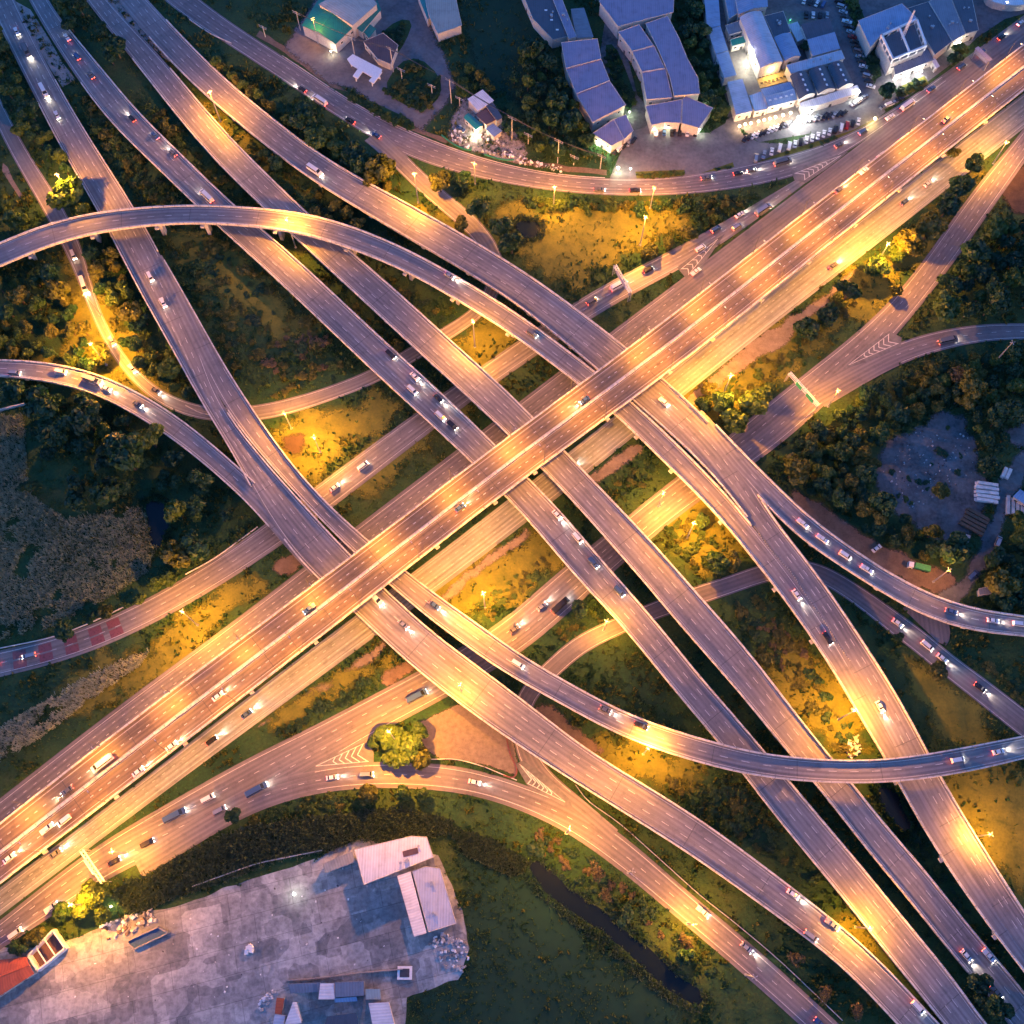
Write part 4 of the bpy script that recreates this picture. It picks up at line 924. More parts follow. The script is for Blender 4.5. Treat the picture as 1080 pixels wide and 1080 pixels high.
house('office_building','broad violet roof at the top edge between the offices','office building',[(632,2),(640,-22),(712,-22),(710,13),(652,28)],8.4,'flat','rviolet',group='violet roofed office segments')
house('office_building','uppermost of the three violet roofs left of the long curved violet roof','office building',[(652,34),(674,26),(689,48),(667,54)],8,'flat','rviolet',group='violet roofed office segments')
house('office_building','middle of the three violet roofs left of the long curved violet roof','office building',[(667,54.7),(690,48.7),(701,72),(677,76)],7.6,'flat','rviolet',group='violet roofed office segments')
house('office_building','lowest of the three violet roofs left of the long curved violet roof','office building',[(677,76.7),(702,72.7),(709,103),(682,105)],7.2,'flat','rviolet',group='violet roofed office segments')
house('office_building','long curved violet roof beside the tree belt','office building',[(681,25),(704,17),(716,40),(725,62),(736,82),(738,99),(711,101),(706,80),(695,54)],8,'flat','rviolet',group='violet roofed office segments')
house('office_building','left half of the fan shaped violet roof over the lit curved front','office building',[(681,112),(719,105),(718,130),(702,129),(687,132)],6.4,'flat','rviolet',group='violet roofed office segments')
house('office_building','right half of the fan shaped violet roof over the lit curved front','office building',[(720,105),(723,101.5),(752,114),(737,135),(719,130)],6.6,'flat','rviolet',group='violet roofed office segments')
# --- blue roofed restaurant and market block
house('shop','long blue roof along the tree belt, uppermost length','shop',[(741,-15),(757,-15),(760,27),(746,31)],5,'shed','rblue',.5)
house('shop','long blue roof along the tree belt, middle length','shop',[(746,31.6),(760,27.6),(768,53),(755,58)],5.2,'shed','rblue',.5)
house('shop','long blue roof along the tree belt, lowest length with a pink lit wall','shop',[(755,58.6),(768,53.6),(777,79),(764,83)],5.4,'shed','rblue',.5)
house('hall','blue roofed hall at the top edge with a teal gable front','hall',[(773,-18),(808,-18),(810,7),(779,15)],7,'gable','rblue',1.4)
house('hall','large silver blue hall roof above the yellow lit terrace','hall',[(780,18),(803,12),(826,65),(802,72)],8,'barrel','rlight',1.6,sky=0)
house('hall','dark slate roof right of the silver blue hall','hall',[(806,17),(826,12),(834,34),(816,39)],7,'flat','rdark')
house('hall','curved blue grey roof below the dark slate roof','hall',[(816,39.6),(834,34.8),(845,59),(828,64)],7,'barrel','rblue',1.2)
house('shop','small white roofed kiosk between the curved halls','shop',[(831,26),(841,23),(850,40),(841,44)],4,'flat','rwhite')
house('hall','dark upper slope of the ribbed hall beside the car lane','hall',[(844,27),(874,20),(880,34),(851,42)],6.5,'shed','rdark',.9)
house('hall','ribbed blue lower slope of the hall beside the car lane','hall',[(851,42.6),(880,34.6),(886,51),(857,59)],6.4,'shed','rblue',.6)
house('market_hall','flat blue white roof behind the three vaulted market roofs','market hall',[(829,69),(887,53),(891,62),(834,78)],6,'flat','rlight')
for k,(q,wd) in enumerate([([(833,80),(851,76),(861,99),(843,105)],'leftmost'),([(853,75),(871,70),(882,94),(863,99)],'middle'),([(873,69.5),(889,66),(901,89),(884,94)],'rightmost')]):
    house('market_hall',f'{wd} of the three dark vaulted market roofs with rows of white skylights','market hall',q,6,'barrel','rdark',2.0,axis=0 if True else 1,sky=4,group='vaulted market roofs')
house('shop','white canopy roof along the front of the vaulted market','shop',[(843,109),(904,90),(908,97),(846,116)],4.2,'shed','rwhite',.3)
house('restaurant','blue roof with white skylights in front of the yellow lit terrace','restaurant',[(802,94),(833,86),(841,105),(810,113)],5,'gable','rblue',1.0,sky=5)
house('restaurant','pale blue roof at the lower left of the restaurant, next to the tree belt','restaurant',[(767,87),(783,83),(794,117),(776,122)],5,'shed','rlight',.4)
house('restaurant','white translucent roof between the two front restaurant roofs','restaurant',[(790,101),(804,96),(810,115),(796,118)],4.4,'flat','rwhite')
house('shop','narrow blue roof above the lit alley at the top edge','shop',[(762,-14),(773,-16),(778,14),(769,20)],5,'flat','rblue',op=0)
house('kiosk','small green roofed kiosk in the lit alley','kiosk',[(770,42),(784,38),(787,45),(772,49)],4,'flat','rgreen')
house('kiosk','small grey roofed kiosk with a terrace in the lit alley','kiosk',[(765,27),(780,22),(783,33),(769,37)],4.4,'flat','rgrey')
# lit restaurant terrace
b=P(812,82,0); root=empty('terrace',b,0,'yellow lit restaurant terrace full of tables below the silver blue hall','terrace')
w=ordq([P(x,y,.4) for x,y in [(797,80),(826,70),(832,85),(802,93)]]); mb=MB(); mb.prism([(p.x-b.x,p.y-b.y) for p in w],-.3,.4); mb.build('floor',M['wallyellow'],root)
for k in range(14):
    t,s=(k%7+.6)/7.4,(k//7+.6)/2.2; p=w[0].lerp(w[1],t).lerp(w[3].lerp(w[2],t),s); mb=MB(); mb.tube([(p.x-b.x,p.y-b.y,.38),(p.x-b.x,p.y-b.y,1.1)],.08,5); mb.box((p.x-b.x,p.y-b.y,1.14),(1.3,1.0,.08)); mb.build('table',M['bark'],root)
light('terrace_light',(b.x,b.y,4.2),5200*.03,(1,.62,.2),root,rad=1.0)
# half built white framed block with a mast
h=11; q=[(930,37),(967,20),(977,48),(942,62)]; w=ordq([P(x,y,h) for x,y in q]); c=sum(w,Vector())/4; b=Vector((c.x,c.y,0))
root=empty('framed_block',b,0,'white framed block with two open roof bays and a lattice mast beside the frontage road','building')
I=[Vector((p.x-b.x,p.y-b.y,0)) for p in w]; mb=MB(); mb.prism([(p.x,p.y) for p in I],-.3,h-3); mb.build('wall',M['wall'],root)
mb=MB()
for k in range(4):
    a_,e_=I[k],I[(k+1)%4]; d=e_-a_; m_=(a_+e_)/2; mb.box((m_.x,m_.y,h-.2),(d.length+.7,.8,1.1),math.atan2(d.y,d.x))
    for t in (0,.25,.5,.75): 
        q_=a_.lerp(e_,t); mb.box((q_.x,q_.y,h-1.7),(.55,.55,2.8))
a_=I[0].lerp(I[1],.5);e_=I[3].lerp(I[2],.5);d=e_-a_;m_=(a_+e_)/2
if d.length>(I[0].lerp(I[3],.5)-I[1].lerp(I[2],.5)).length: pass
mb.box((m_.x,m_.y,h-.15),(d.length,.7,1.0),math.atan2(d.y,d.x)); mb.build('parapet_frame',M['white'],root)
mb=MB(); mb.prism([(p.x*.93,p.y*.93) for p in I],h-3+.01,h-2.4); mb.build('roof',M['rdark'],root)
p=P(953,37,h); px_,py_=p.x-b.x,p.y-b.y; mb=MB()
for a in (0,2.09,4.19): mb.tube([(px_+.8*math.cos(a),py_+.8*math.sin(a),h-3),(px_+.35*math.cos(a),py_+.35*math.sin(a),h+15)],.10,4)
for k in range(14):
    z0=h-2+k*1.2; rr=.8-.45*(k/14)
    for a in (0,2.09,4.19): mb.tube([(px_+rr*math.cos(a),py_+rr*math.sin(a),z0),(px_+rr*math.cos(a+2.09),py_+rr*math.sin(a+2.09),z0+1.2)],.06,4)
mb.build('lattice_mast',M['white'],root); openings(root,b,[Vector((p.x,p.y,0)) for p in w],8,5)
house('showroom','blue roofed building behind the white framed block','showroom',[(905,22),(951,4),(968,20),(930,36),(918,50)],7.5,'flat','rblue')
house('showroom','grey violet roofed front wing below the white framed block, with a lit white front','showroom',[(942,67),(978,51),(985,63),(944,79)],4.5,'shed','rgrey',.5)
house('warehouse','dark grey roof right of the white framed block, left bay','warehouse',[(957,9),(979,2),(1004,44),(986,58)],6.5,'flat','rdark')
house('warehouse','dark grey roof right of the white framed block, middle bay','warehouse',[(979.6,1.7),(1000,-8),(1018,36),(1004.6,43.7)],6.8,'flat','rgrey')
house('warehouse','dark grey roof right of the white framed block, right bay','warehouse',[(1000.6,-8.3),(1022,-16),(1032,32),(1018.6,35.7)],6.3,'flat','rdark')
house('kiosk','small white gatehouse between the framed block and the frontage road','kiosk',[(980,60),(984,58),(991,70),(987,73)],3,'flat','rwhite')
# round white forecourt building in the upper right corner
pts=[(1070+30*math.cos(a),-6+12*math.sin(a)) for a in np.linspace(0,2*math.pi,16,endpoint=False)]
house('pavilion','round white canopy in the upper right corner above the frontage road','pavilion',pts,4.2,'flat','rwhite',op=0)
# --- concrete lot, lower left
house('warehouse','long white roofed hall at the head of the concrete lot','warehouse',[(374,896),(434,882),(450,883),(457,904),(384,933)],6.5,'flat','rwhite',op=4)
b=P(433,899,6.5); mb=MB(); mb.box((b.x,b.y,6.76),(5.6,2.1,.16),R_(14)); o=mb.build('roof_hatch',M['rbrown']); par=[x for x in COL.objects if x.get('label','').startswith('long white roofed hall')][0]; o.parent=par; o.matrix_parent_inverse=Matrix.Translation(-par.location)
house('warehouse','white roofed wing with a dark valley, running down from the long hall, left slope','warehouse',[(419,924),(433,919),(450,984),(437,988)],6.2,'shed','rwhite',.7)
house('warehouse','pale mauve roofed wing, right slope with a ribbed surface','warehouse',[(435,919),(449,914),(464,916),(481,974),(452,983)],5.8,'flat','rlight')
house('shed','low pale lean-to roof left of the long white hall','shed',[(340,911),(372,898),(375,909),(343,921)],3.6,'shed','rtan',.3)
house('shed','orange roofed shed at the left edge of the concrete lot','shed',[(-14,1014),(28,1009),(36,1027),(-12,1058)],4.2,'gable','rorange',.9,op=2)
b=P(47,1001,4); root=empty('frame_shed',P(47,1001,0),0,'unroofed white frame shed next to the orange roof','shed'); b=root.location
w=ordq([P(x,y,3.8) for x,y in [(29,1008),(55,981),(68,1000),(39,1024)]]); I=[Vector((p.x-b.x,p.y-b.y,0)) for p in w]; mb=MB()
for k in range(4):
    a_,e_=I[k],I[(k+1)%4]; d=e_-a_; m_=(a_+e_)/2; mb.box((m_.x,m_.y,1.85),(d.length+.5,.5,3.9),math.atan2(d.y,d.x))
mb.build('wall',M['white'],root); mb=MB()
for t in (.33,.66):
    for (a0,a1,c0,c1) in ((I[0],I[1],I[3],I[2]),): 
        p0=a0.lerp(a1,t); p1=c0.lerp(c1,t); d=p1-p0; m_=(p0+p1)/2; mb.box((m_.x,m_.y,3.6),(d.length,.35,.4),math.atan2(d.y,d.x))
mb.build('beam',M['white'],root); mb=MB(); mb.prism([(p.x*.95,p.y*.95) for p in I],-.2,.15); mb.build('floor',M['rbrown'],root)
stamp_poly([(p.x,p.y) for p in w],(gridG,gridA,gridH))
# open tank in the lot
b=P(153,989,0); root=empty('tank',b,0,'long dark rectangular tank with blue water in the concrete lot','tank')
w=ordq([P(x,y,1.4) for x,y in [(133,993),(166,978),(177,984),(141,1001)]]); I=[Vector((p.x-b.x,p.y-b.y,0)) for p in w]; mb=MB()
for k in range(4):
    a_,e_=I[k],I[(k+1)%4]; d=e_-a_; m_=(a_+e_)/2; mb.box((m_.x,m_.y,.6),(d.length+.4,.4,1.6),math.atan2(d.y,d.x))
mb.build('wall',M['concdark'],root); mb=MB(); mb.prism([(p.x*.97,p.y*.97) for p in I],-.2,.5); mb.build('water_surface',M['tank'],root)
for nm,lb,q,h,m in [('shed','grey flat shed left of the white and slate roofs below the concrete lot',[(304,1038),(338,1036),(338,1046),(306,1048)],3.2,'rgrey'),('shed','white roofed shed in the row below the concrete lot',[(338,1037),(352,1037),(353,1054),(336,1054)],4,'rwhite'),('shed','slate roofed shed in the row below the concrete lot with a blue awning',[(353,1036),(384,1035),(384,1050),(353,1052)],4,'rgrey'),('shed','small green grey roof at the right end of the row below the concrete lot',[(385,1043),(401,1043),(402,1054),(386,1054)],3.4,'rpale'),
 ('shed','narrow white roof with a pointed end at the lower edge',[(309,1057),(313,1057),(318,1079),(300,1082)],4,'rwhite'),('shed','white roof at the lower edge right of the slate sheds',[(389,1058),(410,1057),(417,1085),(394,1087)],4.5,'rwhite'),('shed','rusty red roofed hut at the lower edge',[(292,1052),(300,1053),(297,1070),(290,1069)],3.4,'rorange'),('shed','pale blue roofed hut at the lower edge left of the pointed white roof',[(290,1070),(301,1071),(298,1086),(287,1086)],3.4,'rlight'),('shed','dark slate roof at the lower edge between the white roofs',[(345,1072),(376,1068),(380,1090),(340,1092)],4,'rdark'),('shed','blue awning below the slate roofed shed',[(353,1053),(376,1051),(377,1056),(353,1057.5)],2.8,'rblue')]:
    house(nm,lb,'shed',q,h,'shed',m,.4,op=2)
# --- yard on the right
house('hut','blue roofed hut at the right edge of the timber yard','hut',[(1068,524),(1076,516),(1092,526),(1086,536)],3.5,'shed','rblue',.4)
house('hut','small white framed hut in the trees below the timber yard lane','hut',[(1032,621),(1046,618),(1047,626),(1033,628)],3,'flat','rgrey')
def stack(c,L,rz,n,label,mat):
    p=P(*c,0); root=empty('timber_stack',p,rz,label,'timber stack','timber and slab stacks in the yard')
    for k in range(n):
        mb=MB()
        for j in range(4):
            mb.box((random.uniform(-.4,.4),(k-n/2)*1.9+random.uniform(-.15,.15)+.0,.25+j*.36),(L*random.uniform(.85,1.05),1.35,.30),random.uniform(-.03,.03))
        mb.build('plank_layer',M[mat],root)
stack((1040,518),9.5,R_(-8),5,'stack of pale slabs in five rows in the yard, nearest the lane','conclight')
stack((1028,549),10,R_(-32),5,'stack of dark brown beams lying diagonally in the yard','bark')
stack((1072,535),8,R_(80),6,'stack of grey pipes and sheets at the right edge of the yard','conc')
stack((1058,499),5,R_(60),2,'small heap of pale panels beside the upper end of the lane','conclight')
stack((1014,565),6,R_(-20),2,'short stack of dark sheets below the brown beams','concdark')
# scrap and rubble heaps : loose pieces nobody could count
def debris(name,label,poly,n,mats,s0,s1,kind='stuff'):
    w=[P(x,y,0) for x,y in poly]; xs=[p.x for p in w]; ys=[p.y for p in w]; mb=MB(); pl=[(p.x,p.y) for p in w]; k=0; t=0
    while k<n and t<n*20:
        t+=1; x=random.uniform(min(xs),max(xs)); y=random.uniform(min(ys),max(ys))
        if not inpoly(pl,np.array([x]),np.array([y]))[0] or blocked(gridB,x,y): continue
        s=random.uniform(s0,s1); mb.box((x,y,s*.25),(s,s*random.uniform(.4,1),s*random.uniform(.4,.9)),random.uniform(0,3),random.randrange(len(mats)),random.uniform(.5,1)); k+=1
    if not mb.f: return
    o=mb.build(name,[M[m] for m in mats]); tag(o,label,name.replace('_',' '),kind=kind)
gridB=np.zeros_like(gridG)
debris('scrap_heap','heap of white and grey scrap along the green edging of the scrap dealer, left of its entrance',[(474,146),(482,128),(490,140),(497,158),(488,156)],90,['white','steel','rubble','darksteel'],.4,1.6)
debris('scrap_heap','heap of mixed scrap along the green edging of the scrap dealer, right of its entrance',[(508,160),(514,156),(540,160),(543,166),(530,168)],60,['white','steel','rubble','darksteel'],.4,1.6)
debris('scrap_heap','scattered scrap in front of the blue awning of the scrap dealer',[(506,142),(514,140),(532,152),(528,156),(510,150)],60,['white','steel','rubble','rbrown'],.4,1.5)
debris('scrap_heap','line of pale stones along the roadside right of the scrap dealer',[(543,171),(548,166),(592,176),(592,182)],70,['white','conc','earth'],.5,1.6)
debris('rubble_heap','white rubble at the foot of the mauve roofed wing of the concrete lot',[(452,990),(466,984),(490,990),(495,1010),(488,1026),(470,1022),(455,1008)],120,['white','conc','steel','rubble'],.3,1.3)
debris('rubble_heap','rubble beside the long dark tank in the concrete lot',[(105,975),(160,958),(165,972),(128,988),(112,992)],70,['conc','rubble','earth','white'],.4,1.8)
debris('rubble_heap','pale rubble on the golden grass between the two right flyovers',[(894,786),(898,776),(906,774),(908,790),(902,800),(892,798)],60,['conc','white'],.5,1.8)
debris('rubble_heap','scattered debris on the grey yard inside the right-hand wood',[(930,500),(960,455),(1010,445),(1030,470),(1028,500),(1000,520),(960,540)],140,['conc','steel','rubble','darksteel'],.25,.9)
debris('rubble_heap','trail of white sacks and rubble at the lower left end of the slate sheds',[(268,1062),(290,1040),(294,1046),(276,1066)],40,['white','conc'],.4,1.4)
debris('lot_litter','loose bits and boxes scattered over the concrete lot',[(60,1000),(220,950),(380,900),(420,1010),(200,1060),(20,1070)],80,['white','conc','darksteel'],.2,.8)
p=P(262,1001,0); mb=MB()
for k in range(7): mb.box((p.x+random.uniform(-1.2,1.2),p.y+random.uniform(-1.2,1.2),.5),(1.8,1.5,random.uniform(.6,1.2)),random.uniform(0,3),0,.8)
tag(mb.build('sack_pile',M['white']),'pile of bright white sacks alone on the concrete lot','sack pile')
p=P(427,1026,0); mb=MB(); mb.prism([(p.x-2.6,p.y-2.2),(p.x+2.6,p.y-2.2),(p.x+2.6,p.y+2.2),(p.x-2.6,p.y+2.2)],-.1,.8); mb.box((p.x,p.y,.84),(3.4,2.8,.1),0,1); tag(mb.build('well_cover',[M['white'],M['darksteel']]),'small square white rimmed pit at the lower edge of the concrete lot','well')
for q,lb in (([(466,143),(476,151),(488,157),(496,158.5),(497,156)],'low green edging of the scrap dealer left of its entrance'),([(511,163.5),(521,166.5),(532,169),(542,169)],'low green edging of the scrap dealer right of its entrance')):
    rail('edging',q,0,.6,.5,'signgreen',lb,'edging')
# ------------------------------------------------------------------ cars
M['carwhite']=simple('white_car_paint',(.70,.70,.70),.25,var=.03); M['carsilver']=simple('silver_car_paint',(.38,.39,.41),.25,.5,var=.03); M['carblack']=simple('black_car_paint',(.025,.025,.03),.2,var=.03); M['carblue']=simple('blue_car_paint',(.05,.10,.22),.25,var=.03); M['carred']=simple('red_car_paint',(.30,.03,.03),.25,var=.03); M['cargrey']=simple('grey_car_paint',(.13,.13,.14),.25,var=.03)
def car_meshes(Lc=4.5,Wc=1.82,Hc=1.45,kind='saloon'):
    prof={'saloon':[(-.5,.30),(-.5,.62),(-.46,.74),(-.36,.78),(-.22,1.0),(.10,1.0),(.25,.74),(.46,.66),(.5,.55),(.5,.30)],'pickup':[(-.5,.34),(-.5,.70),(-.14,.70),(-.12,1.0),(.12,1.0),(.24,.74),(.46,.68),(.5,.55),(.5,.34)],'van':[(-.5,.26),(-.5,.90),(-.46,1.0),(.22,1.0),(.38,.66),(.48,.58),(.5,.48),(.5,.26)]}[kind]
    b=MB(); n=len(prof)
    def ring(f,y): return [(x*Lc,y*(1 if z<.72 else .82),z*Hc) for x,z in prof]
    hw=Wc/2
    secs=[(-hw,.9),(-hw*.97,1),(hw*.97,1),(hw,.9)]
    L=[(x*Lc,-hw*(1.0 if z<.72 else .80),z*Hc) for x,z in prof]; Rr=[(x*Lc,hw*(1.0 if z<.72 else .80),z*Hc) for x,z in prof]
    for k in range(n):
        k2=(k+1)%n; b.face([L[k],Rr[k],Rr[k2],L[k2]][::-1])
    b.face(L); b.face(Rr[::-1])
    g=MB()
    tops=[p for p in prof if p[1]>.95]; x0,x1=min(p[0] for p in tops)*Lc,max(p[0] for p in tops)*Lc; zb=.76*Hc; zt=.965*Hc
    idxf=[k for k in range(n) if prof[k][1]>.95][-1]; fx,fz=prof[idxf+1]
    a=Vector((x1,0,Hc)); c=Vector((fx*Lc,0,fz*Hc)); nn=Vector((.03,0,.03))
    for t in ((.12,.9),):
        p=a.lerp(c,t[0])+nn; q=a.lerp(c,t[1])+nn; wt=hw*.74; wb=hw*.86
        g.face([(p.x,-wt,p.z),(q.x,-wb,q.z),(q.x,wb,q.z),(p.x,wt,p.z)])
    if kind!='van':
        idxr=[k for k in range(n) if prof[k][1]>.95][0]; rx,rz=prof[idxr-1]; a=Vector((x0,0,Hc)); c=Vector((rx*Lc,0,rz*Hc)); nn=Vector((-.03,0,.03)); p=a.lerp(c,.12)+nn; q=a.lerp(c,.88)+nn
        g.face([(p.x,wt,p.z),(q.x,wb,q.z),(q.x,-wb,q.z),(p.x,-wt,p.z)])
    for s in (-1,1):
        y=s*(hw*.90+.02); f=[(x0-.35,s*(hw*.97),zb),(x1+.45,s*(hw*.97),zb),(x1,s*(hw*.83),zt),(x0,s*(hw*.83),zt)]
        f=[(x_,y_+s*.02,z_) for x_,y_,z_ in f]; g.face(f if s<0 else f[::-1])
    me={'body':b.mesh('body',M['carwhite']),'windows':g.mesh('windows',M['glass'])}
    w=MB()
    w.tube([(0,-.11,0),(0,.11,0)],.32,10,0); w.tube([(0,-.115,0),(0,.115,0)],.18,8,1); me['wheel']=w.mesh('wheel',[M['rubber'],M['steel']])
    h=MB(); h.box((0,0,0),(.12,.36,.16)); me['headlight']=h.mesh('headlight',M['head']); h=MB(); h.box((0,0,0),(.10,.34,.14)); me['taillight']=h.mesh('taillight',M['tail'])
    h=MB(); h.box((0,0,0),(.12,.36,.16)); me['hoff']=h.mesh('headlight_off',M['offlamp']); h=MB(); h.box((0,0,0),(.10,.34,.14)); me['toff']=h.mesh('taillight_off',M['carred'])
    me['dim']=(Lc,Wc,Hc); return me
CARK={'saloon':car_meshes(),'pickup':car_meshes(5.2,1.85,1.75,'pickup'),'van':car_meshes(5.0,1.9,2.0,'van'),'truck':car_meshes(8.6,2.4,3.1,'van')}
def car(kind,loc,rz,paint,label,group,lit,tilt=0,name='car'):
    me=CARK[kind]; L,W,Hh=me['dim']; root=empty(name,loc,rz,label,kind if kind!='saloon' else 'car',group); root.rotation_euler=(0,tilt,rz)
    def part(nm,mesh,l=(0,0,0)):
        o=bpy.data.objects.new(nm,mesh); COL.objects.link(o); o.parent=root; o.location=l; return o
    o=part('body',me['body']); o.material_slots[0].link='OBJECT'; o.material_slots[0].material=M['car'+paint]
    part('windows',me['windows'])
    for sx in (-.31,.31):
        for sy in (-1,1): part('wheel',me['wheel'],(sx*L,sy*(W/2-.08),.32))
    for sy in (-1,1):
        part('headlight',me['headlight' if lit else 'hoff'],(L/2,sy*W*.34,.62 if Hh<1.6 else .8)); part('taillight',me['taillight' if lit else 'toff'],(-L/2,sy*W*.36,.72 if Hh<1.6 else .9))
    return root
HB=15000*.02
def moving(key,px,n=1,face=1,paint=None,kind=None,gap=15,off=None,tail=False):
    r=ROADS[key]; i=r.idx(px)
    a=P(px[0],px[1],r.C[i,2]); o=((a.x-r.C[i,0])*r.Nn[i,0]+(a.y-r.C[i,1])*r.Nn[i,1])*r.sa
    lim=r.hw[i]-1.6; o=max(-lim,min(lim,o))
    for k in range(n):
        S=r.S[i]+(k-(n-1)/2)*gap+random.uniform(-1.5,1.5); p=r.at(S,o,.02); q=r.at(S+1.5*face,o,.02); d=Vector(q)-Vector(p); rz=math.atan2(d.y,d.x); tilt=-math.atan2(d.z,math.hypot(d.x,d.y))
        MOV.append((key,S,o,p,rz,tilt,paint or random.choice(['white','silver','white','black','grey','blue','white']),kind or random.choice(['saloon','saloon','saloon','pickup','pickup','van','van','truck']),tail))
MOV=[]
RN={'B1':'leftmost flyover','B2':'second flyover','B3':'third flyover','R4':'rightmost flyover','R8':'arching flyover','R9':'left looping flyover','A1':'long curved flyover','R10':'flyover curving to the right edge','M':'viaduct','GL':'ground road above the viaduct','GR':'ground road below the viaduct','GF':'frontage road','GW':'curved service road','GC':'narrow thicket road','GB':'lower left road','GBd':'lower curve','GS':'small loop road','GE2':'right-hand bend'}
for a in [('B1',(22,42),2,1),('B1',(55,112),2,1),('B1',(165,305),2,1),('B2',(78,50),2,-1),('B2',(90,72),2,-1),('B2',(137,123),1,-1),('B2',(173,153),2,-1),('B2',(218,208),1,-1),('B2',(440,400),3,1),('B2',(452,428),2,1),('B2',(480,452),1,1),('B2',(600,558),2,1),('B2',(625,575),1,1),('B2',(640,610),2,1),('B3',(1030,1022),2,1),('B3',(1042,1005),1,1),
('B1',(410,645),2,1),('B1',(425,668),1,1),('B1',(860,955),2,1),('B1',(850,985),1,1),('B1',(970,1060),1,1),('A1',(655,757),2,1),('A1',(548,702),1,1),('A1',(680,772),1,1),('A1',(460,640),1,1),('A1',(1033,797),2,1),('R9',(85,398),2,1),('R9',(127,417),2,1),('R9',(12,394),1,1),('GC',(83,283),2,1),('GC',(120,360),1,1),('GC',(153,403),2,1),
('R8',(560,352),1,1),('R8',(470,285),1,1),('R8',(860,655),2,1),('R8',(840,628),1,1),('R4',(330,180),1,1),('R4',(700,425),1,1),('R4',(930,750),1,1),('GF',(315,98),1,-1),('GF',(335,115),1,-1),('GF',(378,146),2,-1),('GF',(655,202),2,1),('GF',(765,186),2,1),('GF',(812,176),2,1),('GF',(896,148),2,1),('GF',(925,133),2,1),('GF',(970,104),2,1),('GF',(1025,70),2,1),('GF',(1065,38),2,1),
('GW',(651,303),3,1),('GW',(750,256),2,1),('GW',(790,232),2,1),('GW',(765,234),2,1),('GL',(735,284),1,1),('GL',(935,160),2,1),('GR',(965,205),2,1),('GR',(245,765),2,1),('GR',(600,497),1,1),('GR',(60,900),1,1),('GR',(880,280),1,1),('M',(170,797),2,1),('M',(50,880),2,-1),('M',(30,890),2,1),('M',(230,735),1,1),('M',(900,185),2,1),('M',(330,640),1,-1),('M',(480,540),1,1),('M',(620,420),1,-1),('M',(1000,125),1,1),('M',(90,820),2,-1),
('GB',(205,850),2,1),('GB',(250,845),2,1),('GB',(140,898),2,1),('GB',(40,968),2,1),('GB',(22,975),1,1),('GB',(560,650),2,1),('GB',(590,640),1,1),('GB',(440,735),1,1),('GBd',(370,818),2,1),('GBd',(500,825),1,1),('GBd',(770,985),2,1),('GBd',(745,965),1,1),('GBd',(865,1080),1,1),
('R10',(845,552),1,1),('R10',(868,570),1,1),('R10',(890,586),1,1),('R10',(915,602),1,1),('R10',(1020,650),2,1),('R10',(1070,658),1,1),('GS',(965,672),2,1),('GS',(1010,708),2,1),('GS',(1038,735),1,-1),('GW',(370,502),2,1),('GW',(12,697),2,-1),('GE2',(1000,360),1,1)]:
    moving(*a)
MOV.sort(key=lambda m:(m[0],m[1])); cnt={}; placed=[]
ADJ={'white':'white','silver':'silver','black':'black','grey':'dark grey','blue':'blue'}
for m in MOV:
    key,S,o,p,rz,tilt,paint,kind,_=m
    if any((Vector(p)-q).length<6 for q in placed): continue
    placed.append(Vector(p)); k=cnt.get(key,0); cnt[key]=k+1
    r=ROADS[key]
    nm={'saloon':'car','pickup':'pickup','van':'van','truck':'truck'}[kind]
    lab=f'{ADJ[paint]} {nm}, headlights lit, {ORD[k] if k<20 else str(k+1)+"th"} from {"left" if r.px[0][0]<r.px[-1][0] else "upper"} along {RN[key]}'
    c=car(kind,p,rz,paint,lab,'vehicles with lit headlights on the roads',True,tilt)
    d=Vector((math.cos(rz),math.sin(rz),0)); q=Vector(p)+d*2.35+Vector((0,0,.75)); l=light('headlight_beam',(2.35,0,.75),HB,(1,.86,.66),None,'SPOT',.15,62,blend=.8); l.parent=c
    l.rotation_euler=Vector((1,0,-.13)).to_track_quat('-Z','Y').to_euler()
# parked cars
PK=[]
def prow(p0,p1,n,ang,label,group,pick=None,z=.085,skip=()):
    for k in range(n):
        if k in skip: continue
        t=k/(n-1) if n>1 else 0; x=p0[0]+(p1[0]-p0[0])*t; y=p0[1]+(p1[1]-p0[1])*t; q=P(x,y,z)
        paint=(pick[k%len(pick)] if pick else random.choice(['white','silver','black','grey','white','blue','red' if random.random()<.2 else 'silver']))
        kind='saloon' if random.random()<.7 else random.choice(['pickup','van'])
        car(kind,q,R_(ang+random.uniform(-3,3)),paint,f'{"dark grey" if paint=="grey" else paint} {"car" if kind=="saloon" else kind}, {ORD[k]} {label}',group,False,0,'parked_car')
prow((786,147),(832,131),12,55,'from the left in the upper row of the restaurant car park','cars in the upper row of the restaurant car park',['black','black','white','white','black','black','white','white','white','black','silver','silver'])
prow((840,129),(890,120),11,50,'from the left in the floodlit row under the market canopy','cars in the floodlit row of the car park',['white','white','white','silver','silver','grey','black','black','silver','black','black'])
prow((901,110),(911,103),4,30,'from the left at the right end of the floodlit row','cars at the right end of the floodlit row',['white','white','white','silver'])
prow((797,168),(822,157),4,75,'from the left in the short lower row by the traffic island','cars in the short lower row',['silver','silver','white','white'])
prow((832,155),(905,129),13,75,'from the left in the lower row along the hedge','cars in the lower row along the hedge',['white','white','black','white','white','white','white','white','black','white','red','black','white'])
prow((883,-2),(918,92),19,-22,'from the top beside the tree strip','cars in the column beside the tree strip',['white','black','silver','silver','black','white','black','silver','red','black','black','grey','silver','black','white','black','silver','black','white'])
prow((848,2),(868,6),4,65,'from the left at the top edge of the market lane','cars at the top edge of the market lane',['white','black','white','blue'])
